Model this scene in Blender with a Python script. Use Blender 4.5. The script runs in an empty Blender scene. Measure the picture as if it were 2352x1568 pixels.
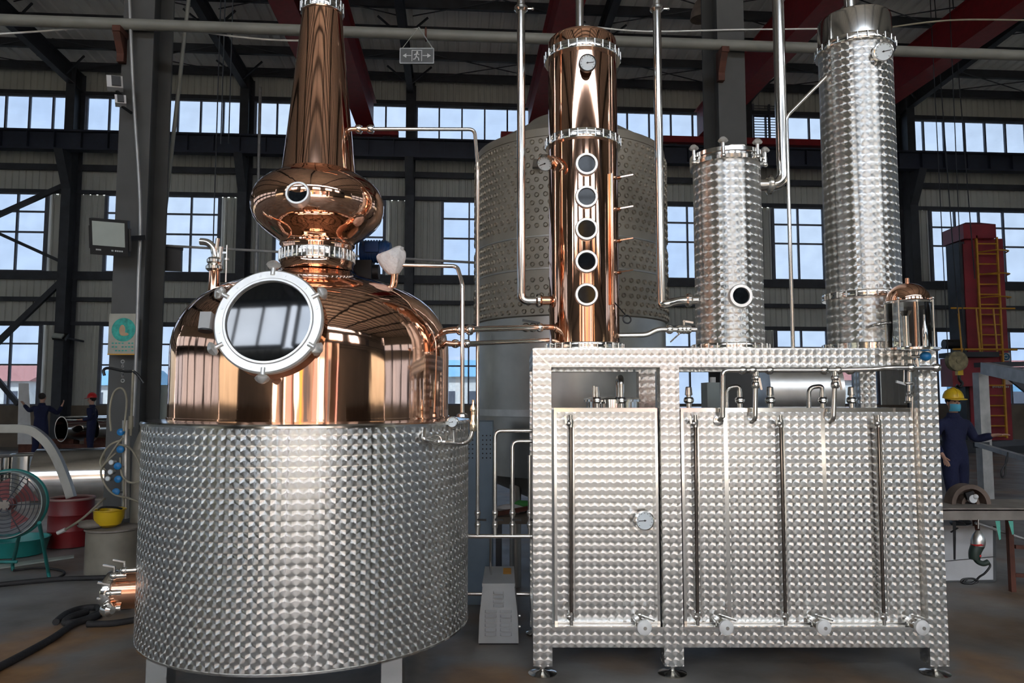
import bpy, math, random
from mathutils import Vector, Matrix
random.seed(7)
S = bpy.context.scene
C = S.collection
# ---------------------------------------------------------------- camera
F_PX, CAM_Z = 1700.0, 1.6
PITCH = math.atan(131.0 / F_PX)
cam_d = bpy.data.cameras.new('camera')
cam_d.sensor_width = 36.0
cam_d.lens = F_PX / 2352.0 * 36.0
cam_d.clip_end = 400
cam = bpy.data.objects.new('camera', cam_d)
C.objects.link(cam)
cam.location = (0, 0, CAM_Z)
cam.rotation_euler = (math.pi / 2 + PITCH, 0, 0)
S.camera = cam
# ---------------------------------------------------------------- sky, exposure
SKY = 2.6
world = bpy.data.worlds.new('sky')
S.world = world
world.use_nodes = True
wn, wl = world.node_tree.nodes, world.node_tree.links
wn.clear()
w_out = wn.new('ShaderNodeOutputWorld'); w_bg = wn.new('ShaderNodeBackground')
w_tc = wn.new('ShaderNodeTexCoord'); w_noise = wn.new('ShaderNodeTexNoise'); w_ramp = wn.new('ShaderNodeValToRGB')
w_noise.inputs['Scale'].default_value = 2.2; w_noise.inputs['Detail'].default_value = 6
w_ramp.color_ramp.elements[0].position = 0.38; w_ramp.color_ramp.elements[0].color = (0.74, 0.84, 1.0, 1)
w_ramp.color_ramp.elements[1].position = 0.62; w_ramp.color_ramp.elements[1].color = (0.93, 0.96, 1.0, 1)
wl.new(w_tc.outputs['Generated'], w_noise.inputs['Vector'])
wl.new(w_noise.outputs['Fac'], w_ramp.inputs['Fac'])
wl.new(w_ramp.outputs['Color'], w_bg.inputs['Color'])
w_bg.inputs['Strength'].default_value = SKY
wl.new(w_bg.outputs[0], w_out.inputs['Surface'])
sun_d = bpy.data.lights.new('sun_offscreen', 'SUN'); sun_d.energy = 9.0; sun_d.color = (1.0, 0.93, 0.82); sun_d.angle = math.radians(1.5)
sun = bpy.data.objects.new('sun_offscreen', sun_d); C.objects.link(sun); sun.location = (6, -40, 45)
sun.rotation_euler = (math.radians(40), 0, math.radians(8))      # the sun in the open sky behind the camera, shining in through that side's windows and door
S.view_settings.view_transform = 'Standard'
S.view_settings.look = 'None'
S.view_settings.gamma = 1.0
S.view_settings.use_curve_mapping = False
S.view_settings.exposure = 2.12
try:
    S.cycles.use_denoising = True
    S.cycles.max_bounces = 8
    S.cycles.transparent_max_bounces = 16
    S.cycles.sample_clamp_indirect = 6.0
    S.cycles.caustics_reflective = True
except Exception:
    pass

# ---------------------------------------------------------------- pixel -> place
CP, SP = math.cos(PITCH), math.sin(PITCH)
def PX(u, v, Y):
    """point on the ray of pixel (u, v) at forward distance Y"""
    a, t = (u - 1176.0) / F_PX, (784.0 - v) / F_PX
    k = Y / (CP - SP * t)
    return Vector((a * k, Y, CAM_Z + (SP + CP * t) * k))
def FLOOR(u, v):
    """point where the ray of pixel (u, v) meets the floor"""
    a, t = (u - 1176.0) / F_PX, (784.0 - v) / F_PX
    k = -CAM_Z / (SP + CP * t)
    return Vector((a * k, (CP - SP * t) * k, 0.0))
def ZV(v, Y):
    return PX(1176, v, Y).z
ALPHA = math.radians(4.1)              # the hall runs 4 degrees off the picture plane
CA, SA = math.cos(ALPHA), math.sin(ALPHA)
def H(s, n, z):
    return Vector((s * CA - n * SA, s * SA + n * CA, z))
def toH(p):
    return (p.x * CA + p.y * SA, -p.x * SA + p.y * CA)
def WALLPX(u, v, n):
    """ray of pixel (u, v) on the hall plane at depth n"""
    a, t = (u - 1176.0) / F_PX, (784.0 - v) / F_PX
    d = Vector((a, CP - SP * t, SP + CP * t))
    k = n / (-d.x * SA + d.y * CA)
    return Vector((0, 0, CAM_Z)) + d * k

# ---------------------------------------------------------------- mesh helpers
def frame_of(ax):
    z = Vector(ax).normalized()
    h = Vector((0, 0, 1)) if abs(z.z) < 0.9 else Vector((0, 1, 0))
    x = h.cross(z).normalized()
    return x, z.cross(x), z
class MB:
    def __init__(s): s.v = []; s.f = []
    def add(s, vs, fs):
        b = len(s.v); s.v += [tuple(p) for p in vs]; s.f += [tuple(i + b for i in q) for q in fs]; return s
    def box(s, x0, x1, y0, y1, z0, z1):
        return s.add([(x0,y0,z0),(x1,y0,z0),(x1,y1,z0),(x0,y1,z0),(x0,y0,z1),(x1,y0,z1),(x1,y1,z1),(x0,y1,z1)],
                     [(0,3,2,1),(4,5,6,7),(0,1,5,4),(1,2,6,5),(2,3,7,6),(3,0,4,7)])
    def hexa(s, p):                                    # 8 corners: bottom 4, top 4
        return s.add(p, [(0,3,2,1),(4,5,6,7),(0,1,5,4),(1,2,6,5),(2,3,7,6),(3,0,4,7)])
    def hbox(s, s0, s1, n0, n1, z0, z1):               # box in hall coordinates
        return s.hexa([H(s0,n0,z0),H(s1,n0,z0),H(s1,n1,z0),H(s0,n1,z0),H(s0,n0,z1),H(s1,n0,z1),H(s1,n1,z1),H(s0,n1,z1)])
    def obox(s, c, size, x=(1,0,0), z=(0,0,1)):        # box with its own axes
        c = Vector(c); X = Vector(x).normalized(); Z = Vector(z).normalized(); Yv = Z.cross(X).normalized(); Z = X.cross(Yv)
        a, b, d = (q / 2 for q in size)
        P = lambda i, j, k: c + X*a*i + Yv*b*j + Z*d*k
        return s.hexa([P(-1,-1,-1),P(1,-1,-1),P(1,1,-1),P(-1,1,-1),P(-1,-1,1),P(1,-1,1),P(1,1,1),P(-1,1,1)])
    def bar(s, p0, p1, w, h, up=(0,0,1)):
        p0, p1 = Vector(p0), Vector(p1); d = p1 - p0
        X = d.normalized(); U = Vector(up); 
        if abs(X.dot(U)) > 0.98: U = Vector((0,1,0))
        Yv = U.cross(X).normalized(); Z = X.cross(Yv)
        return s.obox((p0+p1)/2, (d.length, w, h), X, Z)
    def cyl(s, p0, p1, r, r1=None, n=24, cap=True):
        p0, p1 = Vector(p0), Vector(p1); r1 = r if r1 is None else r1
        X, Yv, Z = frame_of(p1 - p0); vs = []
        for p, q in ((p0, r), (p1, r1)):
            for i in range(n):
                a = 2*math.pi*i/n; vs.append(p + X*math.cos(a)*q + Yv*math.sin(a)*q)
        fs = [(i, (i+1) % n, n + (i+1) % n, n + i) for i in range(n)]
        if cap: fs += [tuple(range(n-1, -1, -1)), tuple(range(n, 2*n))]
        return s.add(vs, fs)
    def lathe(s, o, prof, n=48, ax=(0,0,1)):           # prof: (r, h) along the axis
        o = Vector(o); X, Yv, Z = frame_of(ax); vs = []; m = len(prof)
        for r, h in prof:
            for i in range(n):
                a = 2*math.pi*i/n; vs.append(o + X*math.cos(a)*r + Yv*math.sin(a)*r + Z*h)
        fs = []
        for j in range(m-1):
            for i in range(n):
                k = (i+1) % n; fs.append((j*n+i, j*n+k, (j+1)*n+k, (j+1)*n+i))
        if prof[0][0] > 1e-4 and prof[0] != prof[-1]: fs.append(tuple(range(n-1, -1, -1)))
        if prof[-1][0] > 1e-4 and prof[0] != prof[-1]: fs.append(tuple((m-1)*n + i for i in range(n)))
        return s.add(vs, fs)
    def tube(s, pts, r, n=12, closed=False):
        pts = [Vector(p) for p in pts]; m = len(pts); vs = []
        X = None
        for i, p in enumerate(pts):
            a = pts[(i-1) % m] if (i or closed) else p; b = pts[(i+1) % m] if (i < m-1 or closed) else p
            t = (b - a).normalized()
            if X is None: X, Yv, _ = frame_of(t)
            else:
                X = (X - t * X.dot(t)); X = X.normalized() if X.length > 1e-6 else frame_of(t)[0]
            Yv = t.cross(X); q = r[i] if isinstance(r, (list, tuple)) else r
            for k in range(n):
                w = 2*math.pi*k/n; vs.append(p + X*math.cos(w)*q + Yv*math.sin(w)*q)
        fs = []
        for j in range(m if closed else m-1):
            for k in range(n):
                l = (k+1) % n; j2 = (j+1) % m; fs.append((j*n+k, j*n+l, j2*n+l, j2*n+k))
        if not closed: fs += [tuple(range(n-1, -1, -1)), tuple((m-1)*n+k for k in range(n))]
        return s.add(vs, fs)
    def ring(s, c, ax, R, r, n=40, m=10):
        X, Yv, Z = frame_of(ax); c = Vector(c)
        return s.tube([c + X*math.cos(2*math.pi*i/n)*R + Yv*math.sin(2*math.pi*i/n)*R for i in range(n)], r, m, True)
    def ball(s, c, r, n=16, m=10, sc=(1,1,1)):
        c = Vector(c); vs = []; fs = []
        for j in range(1, m):
            p = math.pi*j/m
            for i in range(n):
                a = 2*math.pi*i/n
                vs.append(c + Vector((math.cos(a)*math.sin(p)*r*sc[0], math.sin(a)*math.sin(p)*r*sc[1], math.cos(p)*r*sc[2])))
        t, b = len(vs), len(vs)+1; vs += [c + Vector((0,0,r*sc[2])), c - Vector((0,0,r*sc[2]))]
        for j in range(m-2):
            for i in range(n): k = (i+1) % n; fs.append((j*n+i, (j+1)*n+i, (j+1)*n+k, j*n+k))
        for i in range(n): k = (i+1) % n; fs.append((t, i, k)); fs.append((b, (m-2)*n+k, (m-2)*n+i))
        return s.add(vs, fs)
    def corr(s, s0, s1, n, z0, z1, pitch=0.22, d=0.035, face=-1):  # ribbed sheet in the hall plane n
        k = max(1, int(round((s1-s0)/pitch))); w = (s1-s0)/k; pts = []
        for i in range(k):
            a = s0 + i*w
            pts += [(a, 0), (a + w*0.55, 0), (a + w*0.65, d*face), (a + w*0.90, d*face)]
        pts.append((s1, 0)); vs = []
        for a, e in pts: vs += [H(a, n+e, z0), H(a, n+e, z1)]
        return s.add(vs, [(2*i, 2*i+2, 2*i+3, 2*i+1) for i in range(len(pts)-1)])
def fillet(pts, rad, seg=6):
    pts = [Vector(p) for p in pts]; out = [pts[0]]
    for i in range(1, len(pts)-1):
        a, b, c = pts[i-1], pts[i], pts[i+1]
        d0, d1 = (a-b), (c-b); r = min(rad, d0.length*0.49, d1.length*0.49)
        p0, p1 = b + d0.normalized()*r, b + d1.normalized()*r
        for k in range(seg+1):
            t = k/seg; out.append(p0*(1-t)**2 + b*2*t*(1-t) + p1*t*t)
    out.append(pts[-1]); return out
def spline(pts, seg=8):
    pts = [Vector(p) for p in pts]; out = []
    for i in range(len(pts)-1):
        p0 = pts[max(i-1, 0)]; p1 = pts[i]; p2 = pts[i+1]; p3 = pts[min(i+2, len(pts)-1)]
        for k in range(seg):
            t = k/seg
            out.append(0.5*((2*p1)+(p2-p0)*t+(2*p0-5*p1+4*p2-p3)*t*t+(3*p1-p0-3*p2+p3)*t*t*t))
    out.append(pts[-1]); return out

def mesh_of(name, mb, mat, org, smooth=38):
    me = bpy.data.meshes.new(name)
    o = Vector(org)
    me.from_pydata([(p[0]-o.x, p[1]-o.y, p[2]-o.z) for p in mb.v], [], mb.f)
    me.validate(); me.update()
    if smooth:
        me.shade_smooth(); me.set_sharp_from_angle(angle=math.radians(smooth))
    me.materials.append(M[mat] if isinstance(mat, str) else mat)
    return me
def tag(o, label=None, cat=None, group=None, kind=None):
    if label: o['label'] = label
    if cat: o['category'] = cat
    if group: o['group'] = group
    if kind: o['kind'] = kind
    return o
def thing(name, label, cat, loc=(0,0,0), group=None, kind=None):
    o = bpy.data.objects.new(name, None); C.objects.link(o); o.location = loc
    o.empty_display_size = 0.1
    return tag(o, label, cat, group, kind)
def wloc(o):
    p = Vector(o.location)
    while o.parent: o = o.parent; p += Vector(o.location)
    return p
def part(name, mb, mat, parent, label=None, kind=None, smooth=38):
    """child mesh; mb is in world coordinates"""
    me = mesh_of(name, mb, mat, wloc(parent), smooth)
    o = bpy.data.objects.new(name, me); C.objects.link(o); o.parent = parent
    return tag(o, label, kind=kind)
def solo(name, mb, mat, label=None, cat=None, group=None, kind=None, smooth=38, org=None):
    """top-level mesh with its origin at the middle of its foot"""
    if org is None:
        xs, ys, zs = zip(*mb.v)
        org = ((min(xs)+max(xs))/2, (min(ys)+max(ys))/2, min(zs))
    me = mesh_of(name, mb, mat, org, smooth)
    o = bpy.data.objects.new(name, me); C.objects.link(o); o.location = org
    return tag(o, label, cat, group, kind)
def copy_tree(o, loc, label=None, parent=None):
    c = o.copy(); C.objects.link(c); c.parent = parent
    if loc is not None: c.location = loc
    if label: c['label'] = label
    for ch in list(o.children): copy_tree(ch, None, None, c)
    return c

# ---------------------------------------------------------------- materials
M = {}
def mat(name, col, rough=0.5, metal=0.0, var=0.12, scale=6.0, bump=0.0, bscale=60.0, rvar=0.0, col2=None, **kw):
    m = bpy.data.materials.new(name); m.use_nodes = True; M[name] = m
    nt = m.node_tree; N, L = nt.nodes, nt.links; b = N['Principled BSDF']
    b.inputs['Metallic'].default_value = metal; b.inputs['Roughness'].default_value = rough
    tc = N.new('ShaderNodeTexCoord'); no = N.new('ShaderNodeTexNoise'); rp = N.new('ShaderNodeValToRGB')
    no.inputs['Scale'].default_value = scale; no.inputs['Detail'].default_value = 5
    L.new(tc.outputs['Object'], no.inputs['Vector']); L.new(no.outputs['Fac'], rp.inputs['Fac'])
    c2 = col2 or tuple(min(1, c*(1+var)) for c in col); c1 = col if col2 else tuple(c*(1-var) for c in col)
    rp.color_ramp.elements[0].position = 0.35; rp.color_ramp.elements[1].position = 0.65
    rp.color_ramp.elements[0].color = (*c1, 1); rp.color_ramp.elements[1].color = (*c2, 1)
    L.new(rp.outputs['Color'], b.inputs['Base Color'])
    if rvar:
        mr = N.new('ShaderNodeMapRange'); mr.inputs['To Min'].default_value = rough-rvar; mr.inputs['To Max'].default_value = rough+rvar
        mr.inputs['From Min'].default_value = 0.3; mr.inputs['From Max'].default_value = 0.7
        L.new(no.outputs['Fac'], mr.inputs['Value']); L.new(mr.outputs['Result'], b.inputs['Roughness'])
    if bump:
        n2 = N.new('ShaderNodeTexNoise'); n2.inputs['Scale'].default_value = bscale; n2.inputs['Detail'].default_value = 3
        mp = N.new('ShaderNodeMapping'); mp.inputs['Scale'].default_value = kw.get('bstretch', (1,1,1))
        bp = N.new('ShaderNodeBump'); bp.inputs['Strength'].default_value = bump; bp.inputs['Distance'].default_value = 0.02
        L.new(tc.outputs['Object'], mp.inputs['Vector']); L.new(mp.outputs['Vector'], n2.inputs['Vector'])
        L.new(n2.outputs['Fac'], bp.inputs['Height']); L.new(bp.outputs['Normal'], b.inputs['Normal'])
    return m
def swirl(name, pitch, R=None, col=(0.80, 0.79, 0.76), rough=0.31, aniso=0.84, dish=0.0065):
    """engine-turned steel: overlapping polished discs, each brushed in circles"""
    m = bpy.data.materials.new(name); m.use_nodes = True; M[name] = m
    nt = m.node_tree; N, L = nt.nodes, nt.links; N.remove(N['Principled BSDF'])
    b = N.new('ShaderNodeBsdfAnisotropic'); b.distribution = 'GGX'
    b.inputs['Roughness'].default_value = rough; b.inputs['Anisotropy'].default_value = -aniso
    L.new(b.outputs[0], N['Material Output'].inputs['Surface'])
    def mth(op, a, c=None, d=None):
        n = N.new('ShaderNodeMath'); n.operation = op
        for i, q in enumerate((a, c, d)):
            if q is None: continue
            if isinstance(q, (int, float)): n.inputs[i].default_value = q
            else: L.new(q, n.inputs[i])
        return n.outputs[0]
    tc = N.new('ShaderNodeTexCoord'); sx = N.new('ShaderNodeSeparateXYZ'); L.new(tc.outputs['Object'], sx.inputs[0])
    x, y, z = sx.outputs
    if R:
        ang = mth('ARCTAN2', y, x); U = mth('MULTIPLY', ang, R/pitch)
        ex, ey = mth('MULTIPLY', mth('SINE', ang), -1.0), mth('COSINE', ang)
    else:
        U = mth('DIVIDE', mth('ADD', x, y), pitch); ex = ey = None
    V = mth('DIVIDE', z, pitch)
    a = mth('SUBTRACT', mth('FRACT', U), 0.5); b0 = mth('SUBTRACT', mth('FRACT', V), 0.5)
    b1 = mth('ADD', b0, 1.0)
    d1 = mth('ADD', mth('MULTIPLY', a, a), mth('MULTIPLY', b1, b1))
    over = mth('LESS_THAN', d1, 0.64*0.64)
    bb = mth('ADD', b0, over)
    cx = N.new('ShaderNodeCombineXYZ')
    nb = a
    if R:
        L.new(mth('MULTIPLY', nb, ex), cx.inputs[0]); L.new(mth('MULTIPLY', nb, ey), cx.inputs[1])
    else:
        L.new(nb, cx.inputs[0]); L.new(nb, cx.inputs[1])
    L.new(bb, cx.inputs[2])
    vt = N.new('ShaderNodeVectorTransform'); vt.vector_type = 'VECTOR'; vt.convert_from = 'OBJECT'; vt.convert_to = 'WORLD'
    L.new(cx.outputs[0], vt.inputs[0]); L.new(vt.outputs[0], b.inputs['Tangent'])
    no = N.new('ShaderNodeTexNoise'); no.inputs['Scale'].default_value = 3.0; L.new(tc.outputs['Object'], no.inputs['Vector'])
    mx = N.new('ShaderNodeMix'); mx.data_type = 'RGBA'
    mx.inputs[6].default_value = (*[c*0.94 for c in col], 1); mx.inputs[7].default_value = (*col, 1)
    L.new(no.outputs['Fac'], mx.inputs[0]); L.new(mx.outputs[2], b.inputs['Color'])
    dm = N.new('ShaderNodeBump'); dm.inputs['Strength'].default_value = 1.0; dm.inputs['Distance'].default_value = dish
    d0 = mth('SQRT', mth('ADD', mth('MULTIPLY', a, a), mth('MULTIPLY', bb, bb)))
    L.new(d0, dm.inputs['Height']); L.new(dm.outputs['Normal'], b.inputs['Normal'])
    return m
def glass(name, tint, gloss=0.08, rough=0.02):
    m = bpy.data.materials.new(name); m.use_nodes = True; M[name] = m
    nt = m.node_tree; N, L = nt.nodes, nt.links; N.clear()
    out = N.new('ShaderNodeOutputMaterial'); tr = N.new('ShaderNodeBsdfTransparent'); gl = N.new('ShaderNodeBsdfGlossy')
    mx = N.new('ShaderNodeMixShader'); fr = N.new('ShaderNodeFresnel'); fr.inputs['IOR'].default_value = 1.0 + gloss*6
    tc = N.new('ShaderNodeTexCoord'); no = N.new('ShaderNodeTexNoise'); no.inputs['Scale'].default_value = 1.5; rp = N.new('ShaderNodeValToRGB')
    L.new(tc.outputs['Object'], no.inputs['Vector']); L.new(no.outputs['Fac'], rp.inputs['Fac'])
    rp.color_ramp.elements[0].position = 0.3; rp.color_ramp.elements[1].position = 0.7
    rp.color_ramp.elements[0].color = (*[c*0.93 for c in tint], 1); rp.color_ramp.elements[1].color = (*tint, 1)
    L.new(rp.outputs['Color'], tr.inputs['Color'])
    gl.inputs['Roughness'].default_value = rough
    L.new(fr.outputs[0], mx.inputs[0]); L.new(tr.outputs[0], mx.inputs[1]); L.new(gl.outputs[0], mx.inputs[2]); L.new(mx.outputs[0], out.inputs[0])
    return m

mat('copper', (0.96, 0.56, 0.39), 0.06, 1.0, var=0.05, scale=3, bump=0.14, bscale=6, bstretch=(1,1,0.10))
mat('copper_dull', (0.80, 0.42, 0.27), 0.16, 1.0, var=0.10, scale=9)
mat('steel', (0.80, 0.78, 0.74), 0.13, 1.0, var=0.04, scale=5)
mat('steel_satin', (0.74, 0.73, 0.70), 0.30, 1.0, var=0.06, scale=7)
mat('steel_mirror', (0.86, 0.87, 0.88), 0.02, 1.0, var=0.02)
mat('steel_dull', (0.52, 0.50, 0.46), 0.42, 1.0, var=0.10, scale=4)
mat('cast_metal', (0.90, 0.89, 0.86), 0.38, 0.75, var=0.05, scale=12)
swirl('swirl_flat', 0.046, rough=0.24, aniso=0.76, dish=0.0075)
swirl('swirl_jacket', 0.050, 0.922, rough=0.27, aniso=0.80, dish=0.007)
swirl('swirl_small', 0.050, 0.215, rough=0.29)
swirl('swirl_tall', 0.050, 0.232, rough=0.29)
mat('dark_glass', (0.008, 0.009, 0.010), 0.03, 0.0, var=0.2)
M['dark_glass'].node_tree.nodes['Principled BSDF'].inputs['IOR'].default_value = 1.75
mat('sight_dark', (0.010, 0.013, 0.016), 0.05, 0.0, var=0.4, scale=30)
M['sight_dark'].node_tree.nodes['Principled BSDF'].inputs['IOR'].default_value = 1.28
mat('white_plastic', (0.82, 0.82, 0.80), 0.35)
mat('bag', (0.85, 0.82, 0.80), 0.6, bump=0.6, bscale=30)
mat('gauge_face', (0.78, 0.84, 0.86), 0.3, var=0.03)
mat('black', (0.012, 0.012, 0.013), 0.45)
mat('rubber', (0.022, 0.021, 0.022), 0.7, bump=0.2)
mat('grey_paint', (0.42, 0.43, 0.43), 0.42, var=0.05)
mat('grey_box_top', (0.28, 0.30, 0.33), 0.32, var=0.08)
mat('orange_label', (0.62, 0.30, 0.05), 0.5)
mat('blue_plastic', (0.01, 0.17, 0.42), 0.35)
mat('blue_motor', (0.008, 0.05, 0.17), 0.38)
mat('navy_cloth', (0.010, 0.014, 0.050), 0.9, bump=0.4, bscale=40)
mat('skin', (0.52, 0.30, 0.22), 0.6, var=0.05)
mat('hair', (0.02, 0.015, 0.012), 0.7)
mat('yellow', (0.70, 0.46, 0.015), 0.35, var=0.06)
mat('red_hat', (0.62, 0.02, 0.02), 0.35)
mat('mask', (0.10, 0.45, 0.62), 0.8)
mat('red_paint', (0.26, 0.018, 0.030), 0.5, var=0.2, scale=2)
mat('red_drum', (0.15, 0.008, 0.010), 0.45, var=0.2, scale=3)
mat('yellow_paint', (0.60, 0.30, 0.03), 0.5)
mat('teal', (0.015, 0.19, 0.175), 0.45)
mat('pink_blade', (0.30, 0.10, 0.10), 0.5, var=0.2)
mat('galv', (0.42, 0.42, 0.41), 0.45, 0.6, var=0.15)
mat('pipe_paint', (0.22, 0.22, 0.195), 0.5, var=0.12, scale=3)
mat('pillar', (0.078, 0.078, 0.076), 0.7, var=0.12, scale=2)
mat('steelwork', (0.030, 0.034, 0.042), 0.6, var=0.2, scale=3)
mat('rust', (0.10, 0.035, 0.022), 0.8, var=0.3)
mat('cladding', (0.45, 0.46, 0.42), 0.62, var=0.08, scale=0.7)
mat('roof_sheet', (0.80, 0.80, 0.78), 0.7, var=0.10, scale=0.6)
mat('plinth', (0.16, 0.13, 0.10), 0.85, var=0.2, scale=1.5)
mat('window_bar', (0.10, 0.11, 0.14), 0.5)
glass('pane', (0.255, 0.282, 0.314), 0.06)
glass('bell_glass', (0.97, 0.98, 0.97), 0.06)
mat('white_panel', (0.62, 0.62, 0.62), 0.5, var=0.05)
mat('sign_green', (0.03, 0.34, 0.28), 0.6, var=0.3, scale=20)
mat('sign_base', (0.36, 0.35, 0.29), 0.6)
mat('sign_tan', (0.50, 0.33, 0.20), 0.6)
mat('sign_grey', (0.11, 0.115, 0.115), 0.5)
mat('sign_white', (0.62, 0.64, 0.63), 0.5)
mat('lamp_face', (0.42, 0.46, 0.42), 0.25, var=0.03)
mat('rope', (0.30, 0.27, 0.20), 0.8, var=0.2)
mat('brown_wheel', (0.15, 0.11, 0.085), 0.75, var=0.25)
mat('bucket', (0.24, 0.215, 0.17), 0.65, var=0.12)
mat('wood_grey', (0.24, 0.21, 0.18), 0.7, var=0.2)
mat('dark_green', (0.03, 0.05, 0.04), 0.4)
mat('strip_pale', (0.36, 0.42, 0.38), 0.6)
mat('basin', (0.006, 0.05, 0.055), 0.5)
mat('strap_green', (0.10, 0.42, 0.32), 0.6)
mat('green_bag', (0.05, 0.28, 0.06), 0.6)
mat('cabinet_white', (0.42, 0.47, 0.45), 0.5, var=0.04)
mat('blue_sheet', (0.22, 0.30, 0.38), 0.5, var=0.05)
mat('outer_white', (0.72, 0.72, 0.70), 0.8)
mat('outer_red', (0.45, 0.20, 0.18), 0.8)
mat('outer_blue', (0.20, 0.42, 0.62), 0.7)
mat('brass', (0.72, 0.50, 0.22), 0.3, 0.9)
# concrete floor with rust stains
STAINS = [(*FLOOR(u, v)[:2], r, a) for u, v, r, a in ((90,1480,0.42,0.75), (250,1435,0.28,0.7), (10,1555,0.30,0.8), (320,1560,0.25,0.35), (1110,1562,0.30,0.55), (1420,1520,0.22,0.35), (2250,1510,0.22,0.6), (2330,1565,0.28,0.6), (1150,1420,0.25,0.4), (2280,1440,0.5,0.25))]
def floor_mat():
    m = bpy.data.materials.new('concrete'); m.use_nodes = True; M['concrete'] = m
    N, L = m.node_tree.nodes, m.node_tree.links; b = N['Principled BSDF']
    tc = N.new('ShaderNodeTexCoord')
    def noise(sc, det, vec=None):
        n = N.new('ShaderNodeTexNoise'); n.inputs['Scale'].default_value = sc; n.inputs['Detail'].default_value = det
        L.new(vec or tc.outputs['Object'], n.inputs['Vector']); return n.outputs['Fac']
    def ramp(f, a, c, p0, p1):
        r = N.new('ShaderNodeValToRGB'); r.color_ramp.elements[0].position = p0; r.color_ramp.elements[1].position = p1
        r.color_ramp.elements[0].color = (*a, 1); r.color_ramp.elements[1].color = (*c, 1); L.new(f, r.inputs['Fac']); return r.outputs['Color']
    def mix(f, a, c):
        x = N.new('ShaderNodeMix'); x.data_type = 'RGBA'; L.new(f, x.inputs[0]); L.new(a, x.inputs[6]); L.new(c, x.inputs[7]); return x.outputs[2]
    base = ramp(noise(1.3, 8), (0.20, 0.196, 0.19), (0.36, 0.35, 0.335), 0.3, 0.7)
    grime = ramp(noise(4.0, 6), (0.085, 0.068, 0.052), (0.18, 0.15, 0.12), 0.35, 0.7)
    rust = ramp(noise(7.0, 5), (0.24, 0.11, 0.03), (0.40, 0.21, 0.07), 0.3, 0.7)
    # oil grime in patches all over the slab
    c1 = mix(ramp(noise(0.9, 5), (0.15,)*3, (0.90,)*3, 0.35, 0.62), base, grime)
    stain = ramp(noise(0.75, 4), (0,)*3, (0.5,)*3, 0.55, 0.68)
    dn = N.new('ShaderNodeTexNoise'); dn.inputs['Scale'].default_value = 2.6; dn.inputs['Detail'].default_value = 6
    L.new(tc.outputs['Object'], dn.inputs['Vector'])
    for (x, y, r, a) in STAINS:                        # rust patches left on the slab
        ds = N.new('ShaderNodeVectorMath'); ds.operation = 'DISTANCE'; ds.inputs[1].default_value = (x, y, 0)
        L.new(tc.outputs['Object'], ds.inputs[0])
        sm = N.new('ShaderNodeMath'); sm.operation = 'MULTIPLY_ADD'; sm.inputs[1].default_value = r*2.2
        L.new(dn.outputs['Fac'], sm.inputs[0]); L.new(ds.outputs['Value'], sm.inputs[2])
        rg = N.new('ShaderNodeMapRange'); rg.inputs['From Min'].default_value = r*2.3; rg.inputs['From Max'].default_value = r*1.5
        rg.inputs['To Max'].default_value = a
        L.new(sm.outputs[0], rg.inputs['Value'])
        mxm = N.new('ShaderNodeMath'); mxm.operation = 'MAXIMUM'; L.new(stain, mxm.inputs[0]); L.new(rg.outputs['Result'], mxm.inputs[1]); stain = mxm.outputs[0]
    c2 = mix(stain, c1, rust)
    L.new(c2, b.inputs['Base Color'])
    rr = N.new('ShaderNodeMapRange'); rr.inputs['To Min'].default_value = 0.32; rr.inputs['To Max'].default_value = 0.65
    L.new(noise(2.2, 5), rr.inputs['Value']); L.new(rr.outputs['Result'], b.inputs['Roughness'])
    bp = N.new('ShaderNodeBump'); bp.inputs['Strength'].default_value = 0.15; bp.inputs['Distance'].default_value = 0.01
    L.new(noise(25, 4), bp.inputs['Height']); L.new(bp.outputs['Normal'], b.inputs['Normal'])
floor_mat()

# ================================================================ THE HALL
SS = [-18.9, -13.1, -7.37, -1.73, 4.3, 10.3, 16.4, 22.4]
NF, NN, NM = 26.0, -11.6, 7.2          # far wall, near wall, middle row of pillars
SL, SR = -34.0, 36.0
Z_B0, Z_B1, Z_A0, Z_A1, Z_T0, Z_T1 = 1.37, 4.10, 5.90, 8.62, 10.62, 12.06
EAVE, RISE = 12.75, 0.050
def roof_z(n): return EAVE + (NF - n) * RISE if n > NM else EAVE + (n - NN) * RISE

solo('floor', MB().add([H(SL,NN,0),H(SR,NN,0),H(SR,NF+0.3,0),H(SL,NF+0.3,0)], [(0,1,2,3)]), 'concrete', kind='structure', smooth=0, org=(0,0,0))
out = MB(); out.add([H(-120,-140,-0.06),H(120,-140,-0.06),H(120,160,-0.06),H(-120,160,-0.06)], [(0,1,2,3)])
solo('ground_outside', out, mat('yard', (0.27, 0.25, 0.22), 0.85, scale=0.2), kind='structure', smooth=0, org=(0,0,-0.06))

# roof
ceil = thing('ceiling', None, None, (0,0,EAVE), kind='structure')
for n0, n1 in ((NF+0.3, NM), (NN-0.3, NM)):
    r = MB(); k = int((SR-SL)/0.35); w = (SR-SL)/k; pts = []
    for i in range(k):
        a = SL + i*w; pts += [(a, 0.0), (a+w*0.6, 0.0), (a+w*0.7, 0.05), (a+w*0.9, 0.05)]
    pts.append((SR, 0.0)); vs = []
    for a, e in pts: vs += [H(a, n0, roof_z(n0)+e+0.28), H(a, n1, roof_z(NM)+e+0.28)]
    r.add(vs, [(2*i, 2*i+1, 2*i+3, 2*i+2) for i in range(len(pts)-1)])
    part('roof_sheet', r, 'roof_sheet', ceil, smooth=0)
n = NF - 0.5
while n > NN + 0.4:
    z = roof_z(n)
    p = MB().hbox(SL, SR, n-0.035, n+0.035, z+0.02, z+0.28).hbox(SL, SR, n-0.035, n+0.09, z+0.0, z+0.025)
    part('purlin', p, 'steelwork', ceil, smooth=0); n -= 1.5
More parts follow.
